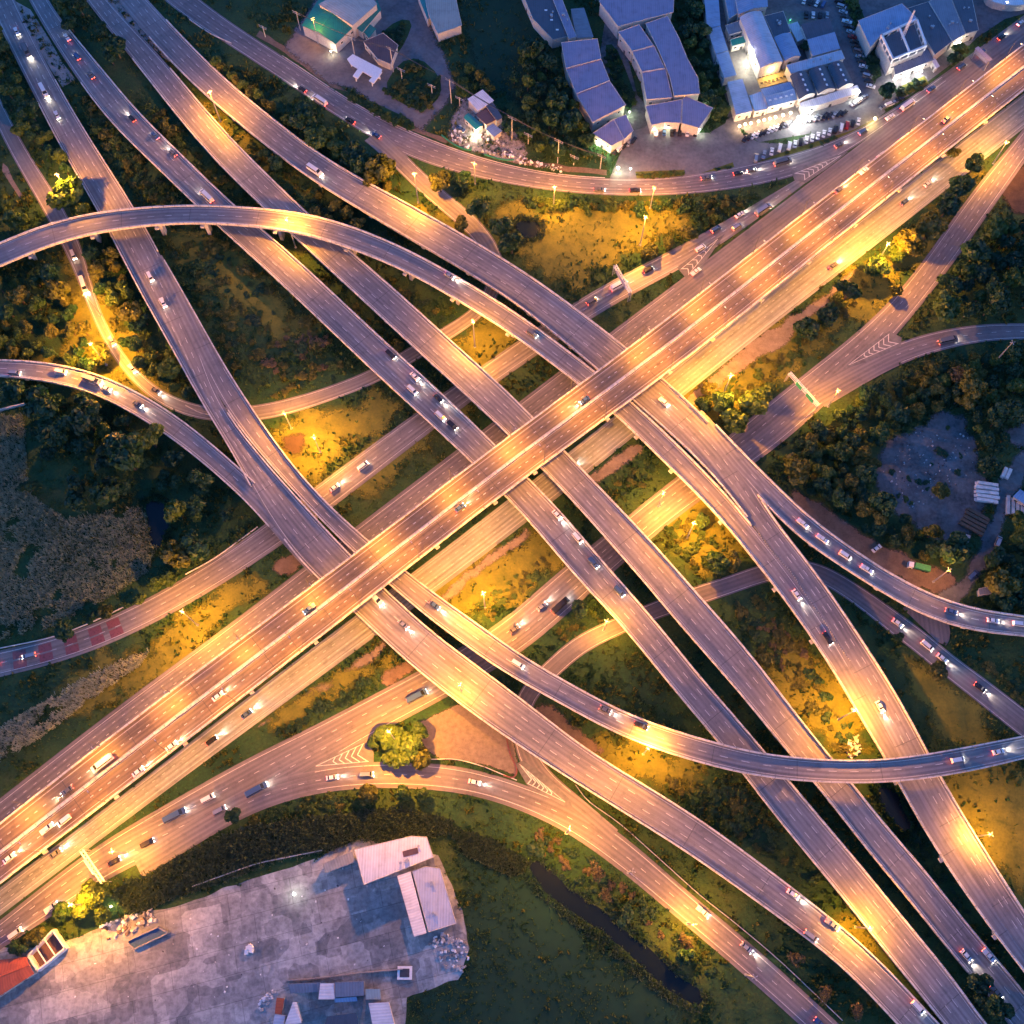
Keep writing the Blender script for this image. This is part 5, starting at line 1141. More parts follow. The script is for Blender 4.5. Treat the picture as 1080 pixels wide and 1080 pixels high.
prow((850,17),(872,17),4,80,'from the left in the row behind the ribbed hall','cars behind the ribbed hall',['black','white','black','silver'])
prow((932,114),(948,106),4,28,'from the left in the roadside group by the market lane','cars by the market lane mouth',['silver','white','silver','black'])
prow((649,160),(668,149),5,58,'from the left in front of the left office fan','cars in front of the left office fan',['black','white','black','silver','black'],.085)
prow((692,140),(733,141),6,85,'from the left in front of the right office fan','cars in front of the right office fan',['white','blue','black','black','white','black'],.085)
car('saloon',P(486,137,.08),R_(-30),'blue','dark blue car parked in the yard of the scrap dealer','car of the scrap dealer',False,0,'parked_car')
car('van',P(1025,607,.08),R_(40),'blue','blue van parked at the mouth of the timber yard lane','vehicles in the timber yard',False,0,'parked_car')
car('van',P(1052,572,.08),R_(60),'silver','silver van parked at the trees beside the timber yard lane','vehicles in the timber yard',False,0,'parked_car')
car('saloon',P(924,579,.08),R_(35),'white','white car parked on the dirt beside the right-hand flyover','vehicles in the timber yard',False,0,'parked_car')
# green lorry
p=P(968,599,.08); root=empty('lorry',p,R_(-14),'lorry with a white cab and a green load bed parked beside the right-hand flyover','lorry')
mb=MB(); mb.box((-3.4,0,1.4),(2.2,2.4,2.0),0,0,.92); mb.box((-4.4,0,1.75),(.12,1.9,.7),0,1); mb.build('cab',[M['white'],M['glass']],root)
mb=MB(); mb.box((1.3,0,.95),(6.4,2.2,.3)); mb.build('chassis',M['darksteel'],root); mb=MB(); mb.box((1.3,0,1.8),(6.2,2.4,1.4)); mb.build('load_bed',M['rgreen'] if False else simple('green_tarp',(.05,.30,.10),.6),root)
for x in (-3.2,2.2,3.4):
    for s in (-1,1): mb=MB(); mb.tube([(x,s*1.1-.15,.5),(x,s*1.1+.15,.5)],.5,10); mb.build('wheel',M['rubber'],root)
# ------------------------------------------------------------------ utility poles and wires
UP=[]
def upole(top,base,label,h=None,arm=True):
    b,hh=solve_h(top,base); h=h or max(6,min(hh,16)); root=empty('utility_pole',b,R_(60),label,'utility pole','utility poles along the upper premises')
    mb=MB(); mb.tube([(0,0,0),(0,0,h)],[.22,.15],7); mb.build('pole',M['conc'],root)
    if arm:
        for z in (h-.5,h-1.4): mb=MB(); mb.box((0,0,z),(.14,4.6,.14)); mb.build('cross_arm',M['steel'],root)
        mb=MB()
        for y in (-2.1,-.7,.7,2.1): mb.tube([(0,y,h-.45),(0,y,h-.15)],.08,5)
        mb.build('insulator',M['white'],root)
    return b,h,root
for t,b,lb in [((312,12),(317,32),'tall utility pole left of the green warehouse'),((278,27),(280,39),'short utility pole by the hedge at the upper left'),((373,38),(374,58),'utility pole beside the white gate frame'),((412,50),(415,76),'utility pole at the plum roofed house'),((422,72),(424,83),'short utility pole above the triangular planting'),((455,89),(456,101),'short utility pole in the triangular planting'),((475,83),(476,109),'utility pole beside the lane left of the scrap dealer'),((484,103),(485,112),'short utility pole left of the scrap dealer'),((539,117),(540,148),'utility pole right of the scrap dealer'),((556,141),(557,152),'short utility pole right of the scrap dealer'),((588,141),(588,172),'utility pole at the edge of the dark forest beside the frontage road'),((604,164),(605,174),'short utility pole beside the frontage road near the gate light'),((632,163),(633,178),'utility pole left of the lit gate of the offices')]:
    UP.append(upole(t,b,lb))
tall=[u for u in UP if u[1]>7.5]
for k,(y,zo,nm) in enumerate([(-2.1,-.12,'lowest and nearest the road'),(-.7,-.12,'second from the road'),(.7,-.12,'third from the road'),(2.1,-.12,'farthest from the road')]):
    mb=MB(); pts=[]
    seq=[UP[0],UP[2],UP[3],UP[6],UP[8],UP[10],UP[12]]; cl=[]
    for (b,h,root) in seq:
        a=root.rotation_euler.z; cl.append(Vector((b.x-math.sin(a)*y,b.y+math.cos(a)*y,max(h,9.0)+zo if h<9 else h+zo)))
    for a,b in zip(cl[:-1],cl[1:]):
        for t in np.linspace(0,1,9)[:-1]: q=a.lerp(b,t); q.z-=4*t*(1-t)*.9; pts.append(q)
    pts.append(cl[-1]); mb.tube(pts,.075,4); tag(mb.build('power_line',M['cable']),f'thin sagging power line over the scrap dealer, {nm}','power line','power lines over the upper premises')
# ------------------------------------------------------------------ building and yard lights
def bulb(x,y,z,power,mat,col,label,group=None,r=.35,name='lamp',cat='lamp',pole=True,rad=.5):
    p=P(x,y,z); b=Vector((p.x,p.y,0)); root=empty(name,b,0,label,cat,group)
    if pole: mb=MB(); mb.tube([(0,0,0),(0,0,z-r)],.07,5); mb.build('pole',M['steel'],root)
    mb=MB(); mb.tube([(0,0,z-r),(0,0,z-r*.3),(0,0,z+r*.5),(0,0,z+r)],[r*.5,r,r,r*.4],8); mb.build('lamp_globe',M[mat],root)
    light('lamp_light',(b.x,b.y,z+.1-r-.25),power*.03,col,root,rad=rad); return root
for k,(x,y) in enumerate([(780,133),(786,131),(792,130),(800,128),(806,126.5),(812,125),(818,123.5),(826,121.5),(834,119)]):
    bulb(x,y,3.2,900,'sodium',(1,.62,.32),f'{ORD[k]} warm globe lamp from the left along the restaurant front','warm globe lamps along the restaurant front',.55)
bulb(843,124,7,15000,'whitelamp',(1,.97,.85),'very bright white floodlight over the car park',None,.9,'floodlight','floodlight')
bulb(855,118,5,7000,'whitelamp',(1,.98,.86),'white floodlight under the market canopy right of the brightest one',None,.6,'floodlight','floodlight')
bulb(905,97,5,7000,'whitelamp',(.95,1,.88),'white lamp at the right end of the market canopy',None,.6)
bulb(792,54,7.5,11000,'whitelamp',(1,.90,.62),'dazzling white lamp in the lit alley beside the silver blue hall',None,.9,'floodlight','floodlight')
bulb(788,70,5,4000,'whitelamp',(1,.85,.5),'smaller warm white lamp below the dazzling one in the lit alley',None,.5)
bulb(923,125,4,3800,'sodium',(1,.75,.2),'yellow lamp at the right tip of the hedge by the car park',None,.6)
bulb(652,177,3.5,2600,'whitelamp',(.75,1,.55),'greenish lamp at the gate of the offices',None,.5)
bulb(665,178,3,700,'whitelamp',(1,.95,.8),'small white lamp right of the office gate',None,.3)
bulb(834,20,4,900,'offlamp',(.1,1,.4),'small green lit lamp at the kiosk lane of the market',None,.5)
bulb(502,139,3.4,5200,'whitelamp',(1,.85,.55),'bright lamp on the front of the teal roofed scrap office',None,.45)
bulb(354,43,3.2,4200,'whitelamp',(1,.84,.5),'warm white lamp under the gable of the green warehouse',None,.4)
bulb(349,54,3.0,1500,'whitelamp',(1,.84,.5),'small warm lamp on the apron before the green warehouse',None,.3)
for k,(x,y) in enumerate([(630,152),(641,158),(664,118)]): bulb(x,y,3,2400,'whitelamp',(.86,1,.55),f'{ORD[k]} pale green lit lamp from the left around the left office fan','greenish lamps around the office fans',.25)
for k,(x,y) in enumerate([(690,136),(704,134),(722,134),(738,137),(700,108),(745,116)]): bulb(x,y,3,1700,'whitelamp',(.92,1,.62),f'{ORD[k]} pale green lit lamp from the left around the right office fan','greenish lamps around the office fans',.25)
bulb(655,32,3,1600,'whitelamp',(.95,1,.6),'pale lamp in the gap below the topmost violet roof',None,.25); bulb(702,20,3,1300,'whitelamp',(.95,1,.6),'pale lamp at the right end of the gap below the topmost violet roof',None,.25)
for k,(x,y) in enumerate([(944,84),(958,80),(972,75)]): bulb(x,y,3.5,3600,'whitelamp',(1,.97,.9),f'{ORD[k]} white lamp from the left before the framed block','white lamps before the framed block',.4)
bulb(1012,45,3.5,2600,'whitelamp',(1,.9,.55),'warm lamp among the shrubs right of the framed block',None,.5); bulb(1062,3,4,5200,'whitelamp',(1,1,.9),'white lamp under the round canopy in the corner',None,.5)
bulb(935,92,3,1200,'sodium',(1,.7,.5),'pinkish lamp at the shrubs below the framed block',None,.4)
bulb(310,943,3,160,'whitelamp',(1,.97,.8),'white lamp standing on the concrete lot',None,.45)
bulb(117,956,3,1500,'sodium',(1,.7,.3),'small lamp beside the tank in the concrete lot',None,.35)
# ------------------------------------------------------------------ vegetation
def crown_mesh(name,seed,mat,n=1100,lobes=11,flat=.8,leafs=(.085,.15),spread=.62):
    g=np.random.default_rng(seed); C=[];Rr=[]
    for k in range(lobes):
        d=g.normal(size=3); d/=np.linalg.norm(d); q=d*spread*g.uniform(.45,1.0)**.5; q[2]=q[2]*flat; C.append(q); Rr.append(g.uniform(.16,.44))
    C.append(np.zeros(3)); Rr.append(.45); C=np.array(C); Rr=np.array(Rr); w=Rr**2/np.sum(Rr**2)
    k=g.choice(len(C),n,p=w); d=g.normal(size=(n,3)); d[:,2]=np.abs(d[:,2])*.9+d[:,2]*.25; d/=np.linalg.norm(d,axis=1)[:,None]
    pos=C[k]+d*(Rr[k]*g.uniform(.72,1.08,n))[:,None]; pos[:,2]+=1.15
    nn=d+g.normal(size=(n,3))*.55; nn/=np.linalg.norm(nn,axis=1)[:,None]
    a=np.cross(nn,g.normal(size=(n,3))); a/=np.linalg.norm(a,axis=1)[:,None]; b=np.cross(nn,a); s=g.uniform(leafs[0],leafs[1],n)[:,None]
    V=np.stack([pos-a*s-b*s*.6,pos+a*s-b*s*.6,pos+a*s*.7+b*s*.7,pos-a*s*.7+b*s*.7],1).reshape(-1,3)
    me=bpy.data.meshes.new(name); F=np.arange(4*n).reshape(-1,4); me.from_pydata(V.tolist(),[],F.tolist()); me.materials.append(M[mat]); me.update(); return me
def trunk_mesh(seed):
    g=random.Random(seed); mb=MB(); mb.tube([(0,0,-.05),(.02,.01,.45),(.03,-.02,.85),(0,0,1.25)],[.085,.065,.05,.02],7)
    for k in range(5):
        a=k*1.256+g.uniform(-.4,.4); z=g.uniform(.55,.85); mb.tube([(.02,0,z),(math.cos(a)*.25,math.sin(a)*.25,z+.22),(math.cos(a)*.5,math.sin(a)*.5,z+.40)],[.035,.025,.01],5)
    return mb.mesh('trunk',M['bark'])
TRK=[trunk_mesh(k) for k in range(4)]
CR={m:[crown_mesh('crown',31*k+len(m)*7,m,n=1300+200*(k%3),lobes=12+k%5,flat=.55+.08*(k%3)) for k in range(5)] for m in ('leaf','leafdark','leafolive')}
CR['leafdry']=[crown_mesh('crown',200+k,'leafdry',500,8,.6,(.04,.08)) for k in range(3)]
BU={m:[crown_mesh('bush',77*k+len(m),m,n=560,lobes=10,flat=.30,leafs=(.06,.15),spread=.85) for k in range(4)] for m in ('leaf','leafdark','leafolive','leafdry')}
NT=[0,0]
def tree(x,y,rpx,mat,label,group=None,r=None,sc=1.0,kind='tree',force=False,name=None,grid=None):
    q=P(x,y,0); pxm=H/(-( (540-y)*sT-F*cT)); r=r or rpx*pxm*(1.18 if kind=='tree' else 1.0)
    q=P(x,y,r*1.2); b=(q.x,q.y,0)
    if not force and blocked(gridA if grid is None else grid,b[0],b[1],r*(.55 if grid is None else .25)): return None
    s3=sc*random.uniform(.92,1.12)
    SPEC.append([kind,b,r,s3 if kind=='tree' else sc,mat,label,group,random.uniform(0,6.28),pxm,name,force]); NT[kind!='tree']+=1; return True
SPEC=[]
def grow():
    rest={'tree':[],'bush':[]}
    for kd in ('tree','bush'):
        L=[s for s in SPEC if s[0]==kd]; L.sort(key=lambda s:-(s[2]/s[8])-(100 if s[10] else 0))
        for n,(k_,b,r,sc,mat,label,group,az,pxm,name,force) in enumerate(L):
            if kd=='tree': ms=[random.choice(TRK),random.choice(CR[mat])]; loc=b; scl=(r,r,r*sc)
            else: ms=[random.choice(BU[mat])]; loc=(b[0],b[1],-r*.70*sc); q1=random.uniform(.85,1.45); scl=(r*q1,r*random.uniform(.8,1.2),r*sc*random.uniform(.7,1.0))
            if n>=296: rest[kd].append((ms,loc,az,scl,mat)); continue
            if kd=='tree':
                root=empty('tree',loc,az,label,'tree',group); root.scale=(scl[0]*random.uniform(.88,1.15),scl[1]*random.uniform(.88,1.15),scl[2])
                for nm,me in zip(('trunk','crown'),ms): o=bpy.data.objects.new(nm,me); COL.objects.link(o); o.parent=root
            else:
                o=bpy.data.objects.new('bush',ms[0]); COL.objects.link(o); o.location=loc; o.rotation_euler=(0,0,az); o.scale=scl; tag(o,label,'bush',group)
        if rest[kd]:
            V=[];Fc=[];mi=[];nv=0;mats=[]
            for ms,loc,az,scl,mat in rest[kd]:
                c,s=math.cos(az),math.sin(az)
                for me in ms:
                    n=len(me.vertices); co=np.empty(n*3); me.vertices.foreach_get('co',co); co=co.reshape(-1,3)*np.array(scl); x=co[:,0]*c-co[:,1]*s+loc[0]; y=co[:,0]*s+co[:,1]*c+loc[1]; z=co[:,2]+loc[2]
                    V.append(np.stack([x,y,z],1)); mt=me.materials[0]
                    if mt not in mats: mats.append(mt)
                    for p in me.polygons: Fc.append([v+nv for v in p.vertices]); mi.append(mats.index(mt))
                    nv+=n
            me=bpy.data.meshes.new('undergrowth'); me.from_pydata(np.vstack(V).tolist(),[],Fc)
            for m in mats: me.materials.append(m)
            me.polygons.foreach_set('material_index',mi); me.update()
            o=bpy.data.objects.new('small_trees' if kd=='tree' else 'undergrowth',me); COL.objects.link(o)
            tag(o,'smaller trees filling the gaps of the woods and thickets' if kd=='tree' else 'smallest low bushes merging into undergrowth on the banks and verges','woodland' if kd=='tree' else 'undergrowth',kind='stuff')
# trees one can pick out
for (x,y,r,m,lb,s) in [
 (68,203,19,'leaf','big round yellow lit tree with a lamp mast in it beside the narrow left road',1),(86,222,12,'leaf','smaller yellow lit tree just below the big round one by the narrow left road',1),(82,4,11,'leafdark','round tree at the top edge left of the second ramp',1),(65,10,9,'leaf','small lit tree at the top edge beside the second ramp',1),(73,24,9,'leafdark','small dark tree standing at the edge of the second ramp',1),(107,29,8,'leafdark','small round tree between the second and third ramps near the top',1),(121,48,12,'leafdark','dark round tree left of the third ramp start',1),(116,60,8,'leafdark','smaller dark tree below the dark round one at the third ramp',1),
 (352,214,8,'leafolive','topmost of the round bushes in a row between the ramps left of the arching flyover',.8),(365,223,8,'leafolive','second round bush in the row between the ramps',.8),(345,230,7,'leafolive','round bush left of the row between the ramps near the arching flyover',.8),(376,234,8,'leafolive','third round bush in the row between the ramps, near the arching flyover',.8),(331,223,6,'leafolive','smallest round bush in the row between the ramps',.8),(280,162,7,'leafdark','round dark tree beside the rightmost ramp, upper of two',1),(291,172,8,'leafdark','round dark tree beside the rightmost ramp, lower of two',1),
 (319,124,15,'leafdark','large dark tree on the bank between the rightmost ramp and the frontage road',1),(334,142,13,'leaf','rounded tree just below the large dark one on the bank by the frontage road',1),(345,141,8,'leaf','small pale tree on the bank by the frontage road',1),(372,160,12,'leafdark','dark tree on the bank opposite the slip road fork',1),(382,172,13,'leafdark','second dark tree on the bank opposite the slip road fork',1),(402,176,15,'leafolive','large yellow lit tree at the end of the bank beside the slip road',1),(392,190,10,'leafolive','lower yellow lit tree at the end of the bank beside the slip road',1),
 (464,192,11,'leafolive','yellow lit tree at the tip of the grass beside the slip road fork',1),(489,189,9,'leafdark','dark tree right of the yellow one at the slip road fork',1),(505,221,11,'leafdark','dark tree above the hidden bend of the slip road',1),(488,237,9,'leafolive','small tree left of the hidden bend of the slip road',1),(528,239,12,'leafdark','dark tree right of the hidden bend, beside the little pond',1),(540,256,13,'leafdark','dark tree below the little pond',1),
 (687,264,9,'leafolive','yellow lit shrub tree on the verge above the service road',.8),(706,256,7,'leafolive','smaller yellow lit shrub tree on the verge above the service road',.8),(727,244,9,'leafolive','yellow green tree at the right end of the verge above the service road',.9),
 (762,428,15,'leaf','large yellow lit tree at the edge of the right flyovers',1),(776,446,14,'leaf','yellow lit tree beside the tree-shaded road, lower one',1),(792,424,15,'leaf','yellow lit tree above the tree-shaded road',1),(808,416,12,'leaf','right-hand yellow lit tree above the tree-shaded road',1),(742,428,9,'leafdark','small dark tree tucked against the right flyover',1),(748,408,8,'leafolive','small golden bush tree above the large yellow lit one',.8),
 (852,347,13,'leafdark','large dark tree on the strip right of the viaduct, lowest of three',1),(872,332,13,'leafdark','dark tree on the strip right of the viaduct, middle of three',1),(896,306,12,'leafdark','dark tree on the strip right of the viaduct, top of three',1),(925,279,13,'leaf','yellow lit tree with the bright lamp beside it',1),(948,267,11,'leaf','yellow lit tree right of the bright lamp',1),(962,256,15,'leafolive','broad olive tree above the bright lamp',1),(982,240,15,'leafolive','broad olive tree on the strip beside the right-hand road',1),(1001,216,14,'leafdark','dark olive tree on the strip beside the right-hand road',1),(1014,196,12,'leafdark','small dark tree higher up the strip beside the right-hand road',1),(1029,172,11,'leafdark','topmost dark tree of the strip beside the right-hand road',1),(945,306,7,'leafolive','little tree by the kerb of the right-hand road with a round shadow',1),
 (838,495,16,'leafolive','large olive tree at the sharp corner of the wood by the right flyover',1),(1015,397,12,'leafdry','reddish brown tree in the wood below the right-hand bend',1),(1021,420,11,'leafolive','pale olive tree in the wood below the right-hand bend',1),
 (992,518,9,'leafolive','lone olive tree in the middle of the grey yard',1),(1045,492,12,'leafdark','dark tree beside the pale slabs in the yard',1),(984,562,10,'leafolive','reddish olive tree at the lower side of the yard',1),(1058,614,16,'leafolive','large olive tree right of the timber yard lane mouth',1),(1050,588,12,'leafdark','dark tree just above the large olive tree at the timber yard lane mouth',1),(1005,580,16,'leafdark','large dark tree at the corner of the timber yard lane',1),
 (44,424,19,'leafdark','large dark tree just inside the left looping flyover',1),(88,440,20,'leafdark','broad dark tree below the left looping flyover',1),(132,482,22,'leafdark','broadest dark tree in the wood inside the left loop',1),(12,412,13,'leafdark','dark tree at the left edge inside the loop',1),(188,585,15,'leafolive','olive tree between the reed bed and the curved service road',1),(178,611,9,'leaf','yellow lit tree at the edge of the curved service road',1),(162,616,9,'leaf','second yellow lit tree at the edge of the curved service road',1),(111,645,9,'leafolive','small tree between the reeds and the curve with red blocks',1),(146,632,7,'leaf','small yellow lit tree near the red blocks',1),(97,650,8,'leafdark','dark shrub tree beside the curve with red blocks',1),(66,664,11,'leafdark','dark tree overhanging the rail of the curve with red blocks',1),
 (410,778,15,'leaf','broad yellow lit tree at the painted gore, next to the lamp mast',.8),(428,786,17,'leaf','largest tree of the yellow lit clump at the painted gore',.8),(440,772,11,'leaf','tree on the upper right of the yellow lit clump at the gore',.8),(414,798,12,'leaf','tree on the lower left of the yellow lit clump at the gore',.8),(442,797,11,'leafolive','dimmer tree on the lower right of the yellow lit clump at the gore',.8),(397,784,8,'leaf','smallest tree at the left tip of the yellow lit clump at the gore',.8),(443,838,8,'leaf','small tree across the lower curve from the yellow lit clump',1),(388,840,11,'leafolive','lit tree on the outer verge of the lower curve, left one',1),(424,838,9,'leaf','lit shrub tree on the outer verge of the lower curve, right one',1),
 (244,860,9,'leafdark','lone dark tree on the verge of the lower left road',1),(90,948,15,'leaf','bright yellow tree with a lamp in it by the lower left road',1),(66,962,10,'leaf','yellow lit tree left of the bright one by the lower left road',1),(107,937,10,'leaf','yellow lit tree near the lower left gantry',1),(108,966,9,'leaf','yellow olive shrub tree above the tank',1),(38,990,10,'leafolive','olive tree beside the unroofed white shed',1),(18,1000,10,'leafdark','dark tree above the orange roofed shed',1),(26,996,8,'leafdark','small dark tree above the orange roof',1),
 (530,722,8,'leafdark','dark tree between the two lower ramps above the small loop road',1),(612,643,9,'leafdark','dark round tree at the yellow shrubs of the small loop road',1),(804,694,10,'leafolive','pale olive tree between the two right flyovers',.9),(757,596,12,'leaf','yellow lit tree above the road under the right flyovers',1),(775,592,10,'leafolive','olive tree right of the yellow lit one under the right flyovers',1),(742,548,9,'leaf','lit tree by the lamp mast between the flyovers',1),
 (1032,1036,12,'leafdark','dark tree between the ends of the two lower right ramps',1),(1052,1062,14,'leafdark','larger dark tree at the lower edge between the ramps',1),(1036,1058,9,'leafdark','small dark tree at the lower edge between the ramps',1),(948,672,6,'leafdark','small tree by the roadside at the junction on the right',1),(990,708,9,'leafolive','small tree on the bank below the junction road',1),(1006,160+0,7,'leafolive','small tree on the verge beside the right-hand road near the top',1),
 (1015,52,8,'leaf','bright yellow green tree beside the grey violet overhead sign',1),(1008,60,8,'leafdark','dark shrub tree below the yellow green tree by the overhead sign',1),(936,96,9,'leafdark','dark tree at the mouth of the market lane',1),(832,64,5,'leafdark','small dark tree between the silver blue hall and the flat roof',1),(850,48,6,'leafdark','little tree behind the white kiosk of the market',1),(722,990,8,'leafdry','bare brown tree on the outer verge of the lower curve',1),(838,1012,9,'leafdry','bare greyish tree between the lower curve and the lowest ramp',1),(870,1050,9,'leafdry','bare tree near the lower edge left of the lowest ramp',1),(905,1068,10,'leafdry','bare brown tree at the lower edge beside the lowest ramp',1),(628,918,10,'leafdry','bare tree on the bank above the dark canal',1),(640,945,9,'leafdry','second bare tree on the bank above the dark canal',1),(722,1008,9,'leafdark','dark tree beside the lower end of the canal',1)]:
    tree(x,y,r,m,lb,None,sc=s,force=True)
def wood(poly,n,r0,r1,mats,label,group,kind='tree',mind=.62,sc=1.0,tries=30,grid=None):
    xs=[p[0] for p in poly]; ys=[p[1] for p in poly]; got=[]; t=0
    while len(got)<n and t<n*tries:
        t+=1; x=random.uniform(min(xs),max(xs)); y=random.uniform(min(ys),max(ys))
        if not inpoly(poly,np.array([x]),np.array([y]))[0]: continue
        r=(r0+(r1-r0)*random.random()**1.6)*random.choice([.75,.9,1,1,1.15,1.3])
        if any((x-a)**2+(y-b)**2<(mind*(r+q))**2 for a,b,q in got): continue
        if tree(x,y,r,random.choice(mats),label,group,kind=kind,sc=sc,grid=grid): got.append((x,y,r))
B='bush'; D=['leafdark','leafdark','leaf']; O=['leaf','leafolive','leafdark']; Y=['leaf','leafolive']
wood([(-10,30),(25,60),(45,110),(75,185),(52,165),(28,140),(-10,140)],22,6,11,D,'dark tree in the dense wood left of the leftmost flyover','trees left of the leftmost flyover')
wood([(75,215),(108,232),(126,285),(160,345),(205,410),(190,424),(160,400),(120,345),(98,290)],34,5,11,['leafdark','leaf','leafolive'],'tree in the thicket between the narrow left road and the leftmost flyover','trees of the left thicket')
wood([(-10,295),(72,280),(95,325),(110,372),(140,408),(95,388),(40,374),(-10,372)],34,6,12,['leaf','leafolive','leafdark'],'tree in the thicket above the left looping flyover','trees above the left looping flyover')
wood([(-10,195),(25,215),(50,250),(-10,250)],7,6,10,['leaf','leafdark'],'dark tree on the grass at the left edge above the arching flyover','trees at the left edge')
wood([(22,470),(60,415),(120,428),(190,475),(235,530),(250,550),(218,585),(190,580),(178,545),(130,525),(60,540),(25,520)],34,7,14,D,'dark tree in the wood inside the left loop','trees of the wood inside the left loop')
wood([(292,128),(310,120),(360,150),(412,200),(400,206),(345,165),(292,140)],14,6,10,D+['leafolive'],'tree on the bank between the rightmost ramp and the frontage road','trees on the frontage bank')
wood([(205,52),(225,62),(258,82),(300,116),(290,118),(250,92),(215,70)],16,5,8,Y,'yellow lit tree on the upper bank between the rightmost ramp and the frontage road','trees on the upper frontage bank')
wood([(480,90),(500,100),(530,118),(560,140),(600,160),(625,175),(560,150),(500,110)],8,5,8,O,'small tree along the edge of the dark meadow behind the scrap dealer','trees behind the scrap dealer')
wood([(548,50),(580,45),(590,60),(600,100),(618,130),(625,165),(600,165),(570,145),(545,110),(540,80)],40,6,11,['leafdark','leafdark','leafdark','leaf'],'dark tree in the wood left of the violet offices','trees left of the violet offices')
wood([(480,60),(500,70),(520,95),(500,100),(478,90)],8,4,7,O,'small tree between the lane and the dark meadow','trees by the dark meadow')
wood([(716,-10),(738,-10),(750,40),(768,90),(776,125),(768,140),(752,130),(742,95),(726,50)],26,5,9,D,'dark tree in the belt between the violet offices and the blue roofs','trees of the belt between offices and restaurant')
wood([(1000,340),(985,325),(1010,285),(1045,240),(1090,235),(1090,335),(1040,334)],26,8,14,D,'dark tree in the wood in the crook of the right-hand road','trees in the crook of the right-hand road')
wood([(838,470),(870,440),(935,402),(1000,378),(1085,366),(1090,450),(1050,445),(1000,430),(955,445),(922,490),(940,535),(985,570),(1000,592),(985,602),(940,580),(880,545),(845,520)],120,6,12,D+['leafolive'],'dark tree in the wood round the grey yard','trees of the wood round the grey yard')
wood([(930,485),(960,455),(1010,440),(1030,480),(1020,500),(990,520),(960,550),(940,535)],14,3,6,D+['leafdark'],'small dark bush on the grey yard','bushes on the grey yard',B,.7,.6,grid=gridH)
wood([(1022,438),(1060,445),(1062,480),(1040,490),(1030,470)],8,5,8,D,'dark tree between the two parts of the grey yard','trees between the parts of the grey yard',grid=gridH)
wood([(1040,580),(1090,545),(1090,640),(1040,638),(1005,632),(1012,620)],16,6,11,D,'dark tree right of the timber yard lane','trees right of the timber yard lane')
# rows of shrubs
wood([(556,206),(640,211),(720,212),(740,210),(740,218),(640,218),(556,214)],34,4.5,8,D+['leafolive'],'bush in the row along the meadow side of the frontage road','bushes along the frontage road',B,.5,1.3)
wood([(736,210),(835,200),(845,192),(825,206),(790,228),(750,246),(730,250)],50,4.5,8,D+['leafolive'],'bush in the wedge between the frontage road and the service road','bushes in the wedge of the frontage road',B,.5,1.2)
wood([(86,90),(110,128),(150,170),(200,212),(150,212),(118,180),(95,130)],45,4,8,O,'bush on the verge between the first and second flyovers, above the arching flyover','bushes between the first two flyovers',B,.55)
wood([(165,240),(222,240),(270,290),(340,350),(380,385),(330,412),(272,420),(235,370),(190,290)],95,3.5,9,['leafolive','leafolive','leaf','leafdark'],'low bush on the rough ground between the first two flyovers','low bushes on the rough ground between the first two flyovers',B,.6,.6)
wood([(140,105),(165,108),(200,145),(260,212),(240,212),(205,175),(165,138)],30,4,8,Y,'lit bush on the verge between the second and third flyovers','bushes between the second and third flyovers',B,.55)
wood([(255,235),(300,262),(350,300),(435,375),(480,410),(465,412),(400,360),(320,290)],30,4,7,O,'bush on the verge between the second and third flyovers, below the arching flyover','bushes below the arching flyover',B,.55,.8)
wood([(185,76),(215,106),(270,155),(310,184),(400,240),(440,262),(400,248),(340,232),(290,200),(240,155),(200,108)],60,4,8,O,'bush on the verge between the third flyover and the rightmost ramp','bushes beside the rightmost ramp',B,.55)
wood([(395,275),(450,305),(500,340),(462,345),(440,340),(400,300)],18,4,7,O,'bush under the arching flyover beside the slip road','bushes beside the slip road',B,.55,.7)
wood([(290,350),(345,350),(345,395),(300,405),(280,380)],12,4,7,['leafdry'],'dry brown brush on the rough ground between the first two flyovers','dry brush between the first two flyovers',B,.6,.6)
wood([(800,650),(850,660),(865,710),(820,705)],10,4,7,['leafdry'],'dry brown brush between the two right flyovers','dry brush between the two right flyovers',B,.6,.6)
wood([(770,640),(800,630),(846,665),(875,720),(915,795),(888,796),(840,735),(800,690)],50,3.5,8,['leafolive','leafolive','leafdark'],'low bush on the rough ground between the two right flyovers','low bushes between the two right flyovers',B,.6,.55)
wood([(700,826),(770,822),(795,840),(830,890),(862,930),(800,895),(740,858)],50,4,8,O+D,'bush on the rough ground below the long curved flyover','bushes below the long curved flyover',B,.55,.7)
wood([(930,815),(945,830),(1000,910),(1050,985),(1060,1005),(1010,950),(960,880)],40,3.5,6.5,D,'bush on the bank beside the rightmost ramp near the lower right','bushes at the lower right ramp',B,.55)
wood([(270,846),(330,838),(380,840),(365,850),(300,858),(262,866)],20,3.5,6,O,'bush on the verge between the lower left road and the dark reeds','bushes along the lower left road',B,.5)
wood([(560,868),(600,890),(660,930),(715,980),(760,1022),(740,1030),(690,985),(620,940),(570,905)],45,4,8,D+['leafdry'],'bush on the bank between the lower curve and the canal','bushes on the canal bank',B,.6,.8)
wood([(340,765),(400,735),(435,715),(430,705),(395,712),(350,738),(305,760),(290,772)],34,3.5,7,D,'bush on the green strip below the dirt path by the lower road','bushes on the strip by the lower road',B,.5,.8)
wood([(470,650),(520,620),(585,575),(600,560),(600,590),(550,628),(500,658)],26,3,6,['leaf','leafolive'],'low lit bush on the golden lawn below the viaduct','bushes on the golden lawn below the viaduct',B,.6,.5)
